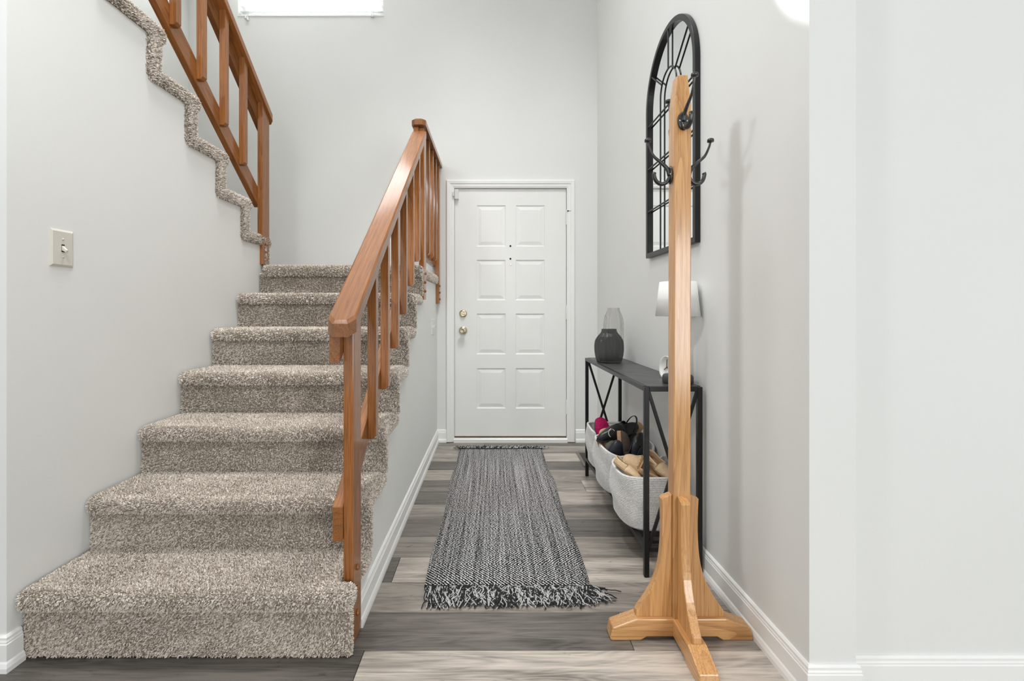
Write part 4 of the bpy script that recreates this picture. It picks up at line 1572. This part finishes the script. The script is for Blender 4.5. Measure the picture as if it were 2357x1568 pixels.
# farthest basket
shoe('knit_slipper', 'fuzzy magenta slipper standing toe up in the farthest basket', P(1380, 962, 2.86), P(1393, 1030, 2.80), (0.55, -0.80, 0.1),
     (S['magenta'], S['rubber'], S['magenta']), width=0.62, point=0.28, opening=0.80, toe_h=0.30, side_h=0.3, heel_h=0.3, sole_t=0.05, fuzz=FUZZ_M, group='shoes in the rope baskets')
shoe('tan_slipper', 'tan shoe tip in front of the magenta slipper in the farthest basket', P(1387, 987, 2.77), P(1410, 1040, 2.74), (-0.1, -0.9, 0.35),
     (S['tan'], S['tan_in'], S['tan_in']), width=0.62, point=0.3, opening=0.75, toe_h=0.3, side_h=0.25, group='shoes in the rope baskets')

# ------------------------------------------------------------------ vases
def vase(name, label, loc, prof, mat, ribs, rib):
    o = empty(name, loc, 0, label, 'vase')
    inner = [(max(r - 0.004, 0.001), max(z, 0.014)) for r, z in reversed(prof)]
    mb = MB()
    mb.smooth = True
    pr = [(0.0005, 0.0)] + prof + inner + [(0.0005, 0.014)]
    mb.lathe(pr, 96, rib=rib, ribs=ribs)
    mb.build('vase_body', mat, o)
    return o


vz = TZ + 0.001
k1 = 2.82 / F
pr = [(24, 0), (27.5, 3), (31, 14), (33, 28), (33.2, 40), (31.5, 51), (26.5, 60), (21, 66.5), (17.4, 72), (16.9, 77.5)]
pr = [(r_ * k1, z_ * k1) for r_, z_ in [(a.x, a.y) for a in spline([(r_, z_, 0) for r_, z_ in pr], 4)]]
vase('squat_smoke_vase', 'squat dark smoked glass vase in front on the far end of the table', (J(1402, 2.82), 2.82, vz), pr, M['glass_dark'], 12, 0.085)
k1 = 2.99 / F
pr = [(17, 0), (20, 3), (22.8, 14), (23.2, 45), (23.2, 72), (22.0, 90), (19.5, 101), (16.0, 109), (14.2, 114), (13.8, 119)]
pr = [(r_ * k1, z_ * k1) for r_, z_ in [(a.x, a.y) for a in spline([(r_, z_, 0) for r_, z_ in pr], 4)]]
vase('tall_smoke_vase', 'tall pale smoked glass vase behind the squat dark vase', (J(1412, 2.99), 2.99, vz), pr, M['glass_pale'], 12, 0.085)

# ------------------------------------------------------------------ table lamp and desk clock
LY = 2.02
lm = empty('table_lamp', (J(1560, LY), LY, vz), 0, 'table lamp with white tapered shade on the console behind the coat rack', 'lamp')
mb = MB()
mb.smooth = True
mb.lathe([(0.058, 0.0), (0.0625, 0.004), (0.0625, 0.028), (0.058, 0.036), (0.020, 0.039), (0.0, 0.039)], 14)
mb.build('lamp_base', M['lampbase'], lm)
mb = MB()
mb.smooth = True
mb.lathe([(0.009, 0.037), (0.009, 0.27), (0.016, 0.272), (0.016, 0.32), (0.0, 0.32)], 16)
mb.build('lamp_stem', M['lampbase'], lm)
z0, z1 = 1.056 - vz, 1.201 - vz
mb = MB()
mb.smooth = True
mb.lathe([(0.0905, z0), (0.0740, z1), (0.0728, z1), (0.0893, z0)], 48, closed=True)
mb.build('lamp_shade', M['shade'], lm)
mb = MB()
for k in range(3):
    a = k * 2 * PI / 3
    mb.tube([(0.012 * math.cos(a), 0.012 * math.sin(a), z1 - 0.02), (0.0735 * math.cos(a), 0.0735 * math.sin(a), z1 - 0.004)], 0.0015, 6)
mb.build('shade_fitter', M['lampbase'], lm)

ck = empty('desk_clock', (J(1533.5, 2.15), 2.15, vz), 0, 'small round white desk clock with brown hands leaning beside the lamp', 'clock')
mb = MB()
mb.smooth = True
mb.lathe([(0.0, -0.018), (0.036, -0.018), (0.048, -0.008), (0.0512, 0.004), (0.0505, 0.007), (0.047, 0.006), (0.043, -0.001), (0.030, -0.006), (0.0, -0.007)], 48, axis='y')
cb = mb.build('clock_body', M['clock'], ck, loc=(0, 0, 0.0515), rot=(-0.12, 0, -1.40))
mb = MB()
mb.box(-0.0018, 0.0018, -0.0035, -0.0015, -0.004, 0.036)
mb.build('minute_hand', M['hand'], cb, loc=(0, 0.004, 0), rot=(0, -0.12, 0))
mb = MB()
mb.box(-0.002, 0.002, -0.0035, -0.0015, -0.004, 0.022)
mb.build('hour_hand', M['hand'], cb, loc=(0, 0.004, 0), rot=(0, -2.2, 0))
mb = MB()
mb.smooth = True
mb.lathe([(0.0045, 0.0), (0.004, 0.003), (0.0, 0.004)], 12, axis='y')
mb.build('clock_hub', M['hand'], cb, loc=(0, 0.004, 0))

# ------------------------------------------------------------------ arched mirror on the right wall
mr = empty('arched_mirror', (0.8645, 2.315, 0), 0.0077, 'tall arched black framed mirror with window bars on the right wall', 'mirror')
RW, ZS, Z0 = 0.315, 2.148, 1.366


def arch_path(r, zb, n=56):
    return [(-r, zb)] + [(-r * math.cos(PI * i / n), ZS + r * math.sin(PI * i / n)) for i in range(n + 1)] + [(r, zb)]


mb = MB()
outp, inp = arch_path(RW, Z0), arch_path(RW - 0.025, Z0 + 0.025)
n = len(outp)
vs, fs = [], []
for (pth, x) in ((outp, -0.001), (outp, -0.0245), (inp, -0.0245), (inp, -0.001)):
    vs += [(x, y, z) for y, z in pth]
for l in range(4):
    l2 = (l + 1) % 4
    for i in range(n):
        i2 = (i + 1) % n
        fs.append((l * n + i, l * n + i2, l2 * n + i2, l2 * n + i))
mb.add(vs, fs)
mb.build('mirror_frame', M['frame'], mr, bevel=0.002, seg=1)
mb = MB()
gp = arch_path(RW - 0.02, Z0 + 0.02)
mb.prism(gp, 0, -0.008, -0.004)
mb.build('mirror_glass', M['mirror'], mr)


def muntin(pts):
    mb = MB()
    mb.tube([(-0.0185, y, z) for y, z in pts], 0.0042, 8)
    return mb.build('muntin', M['frame'], mr)


ri = 0.104
for s_ in (-1, 1):
    muntin([(s_ * ri, Z0 + 0.02), (s_ * ri, ZS)])
for z in (2.077, 1.846, 1.616):
    muntin([(-RW + 0.02, z), (RW - 0.02, z)])
muntin([(-ri * math.cos(PI * i / 20), ZS + ri * math.sin(PI * i / 20)) for i in range(21)])
for a in (37, 90, 143):
    a = math.radians(a)
    muntin([(ri * math.cos(a), ZS + ri * math.sin(a)), ((RW - 0.02) * math.cos(a), ZS + (RW - 0.02) * math.sin(a))])
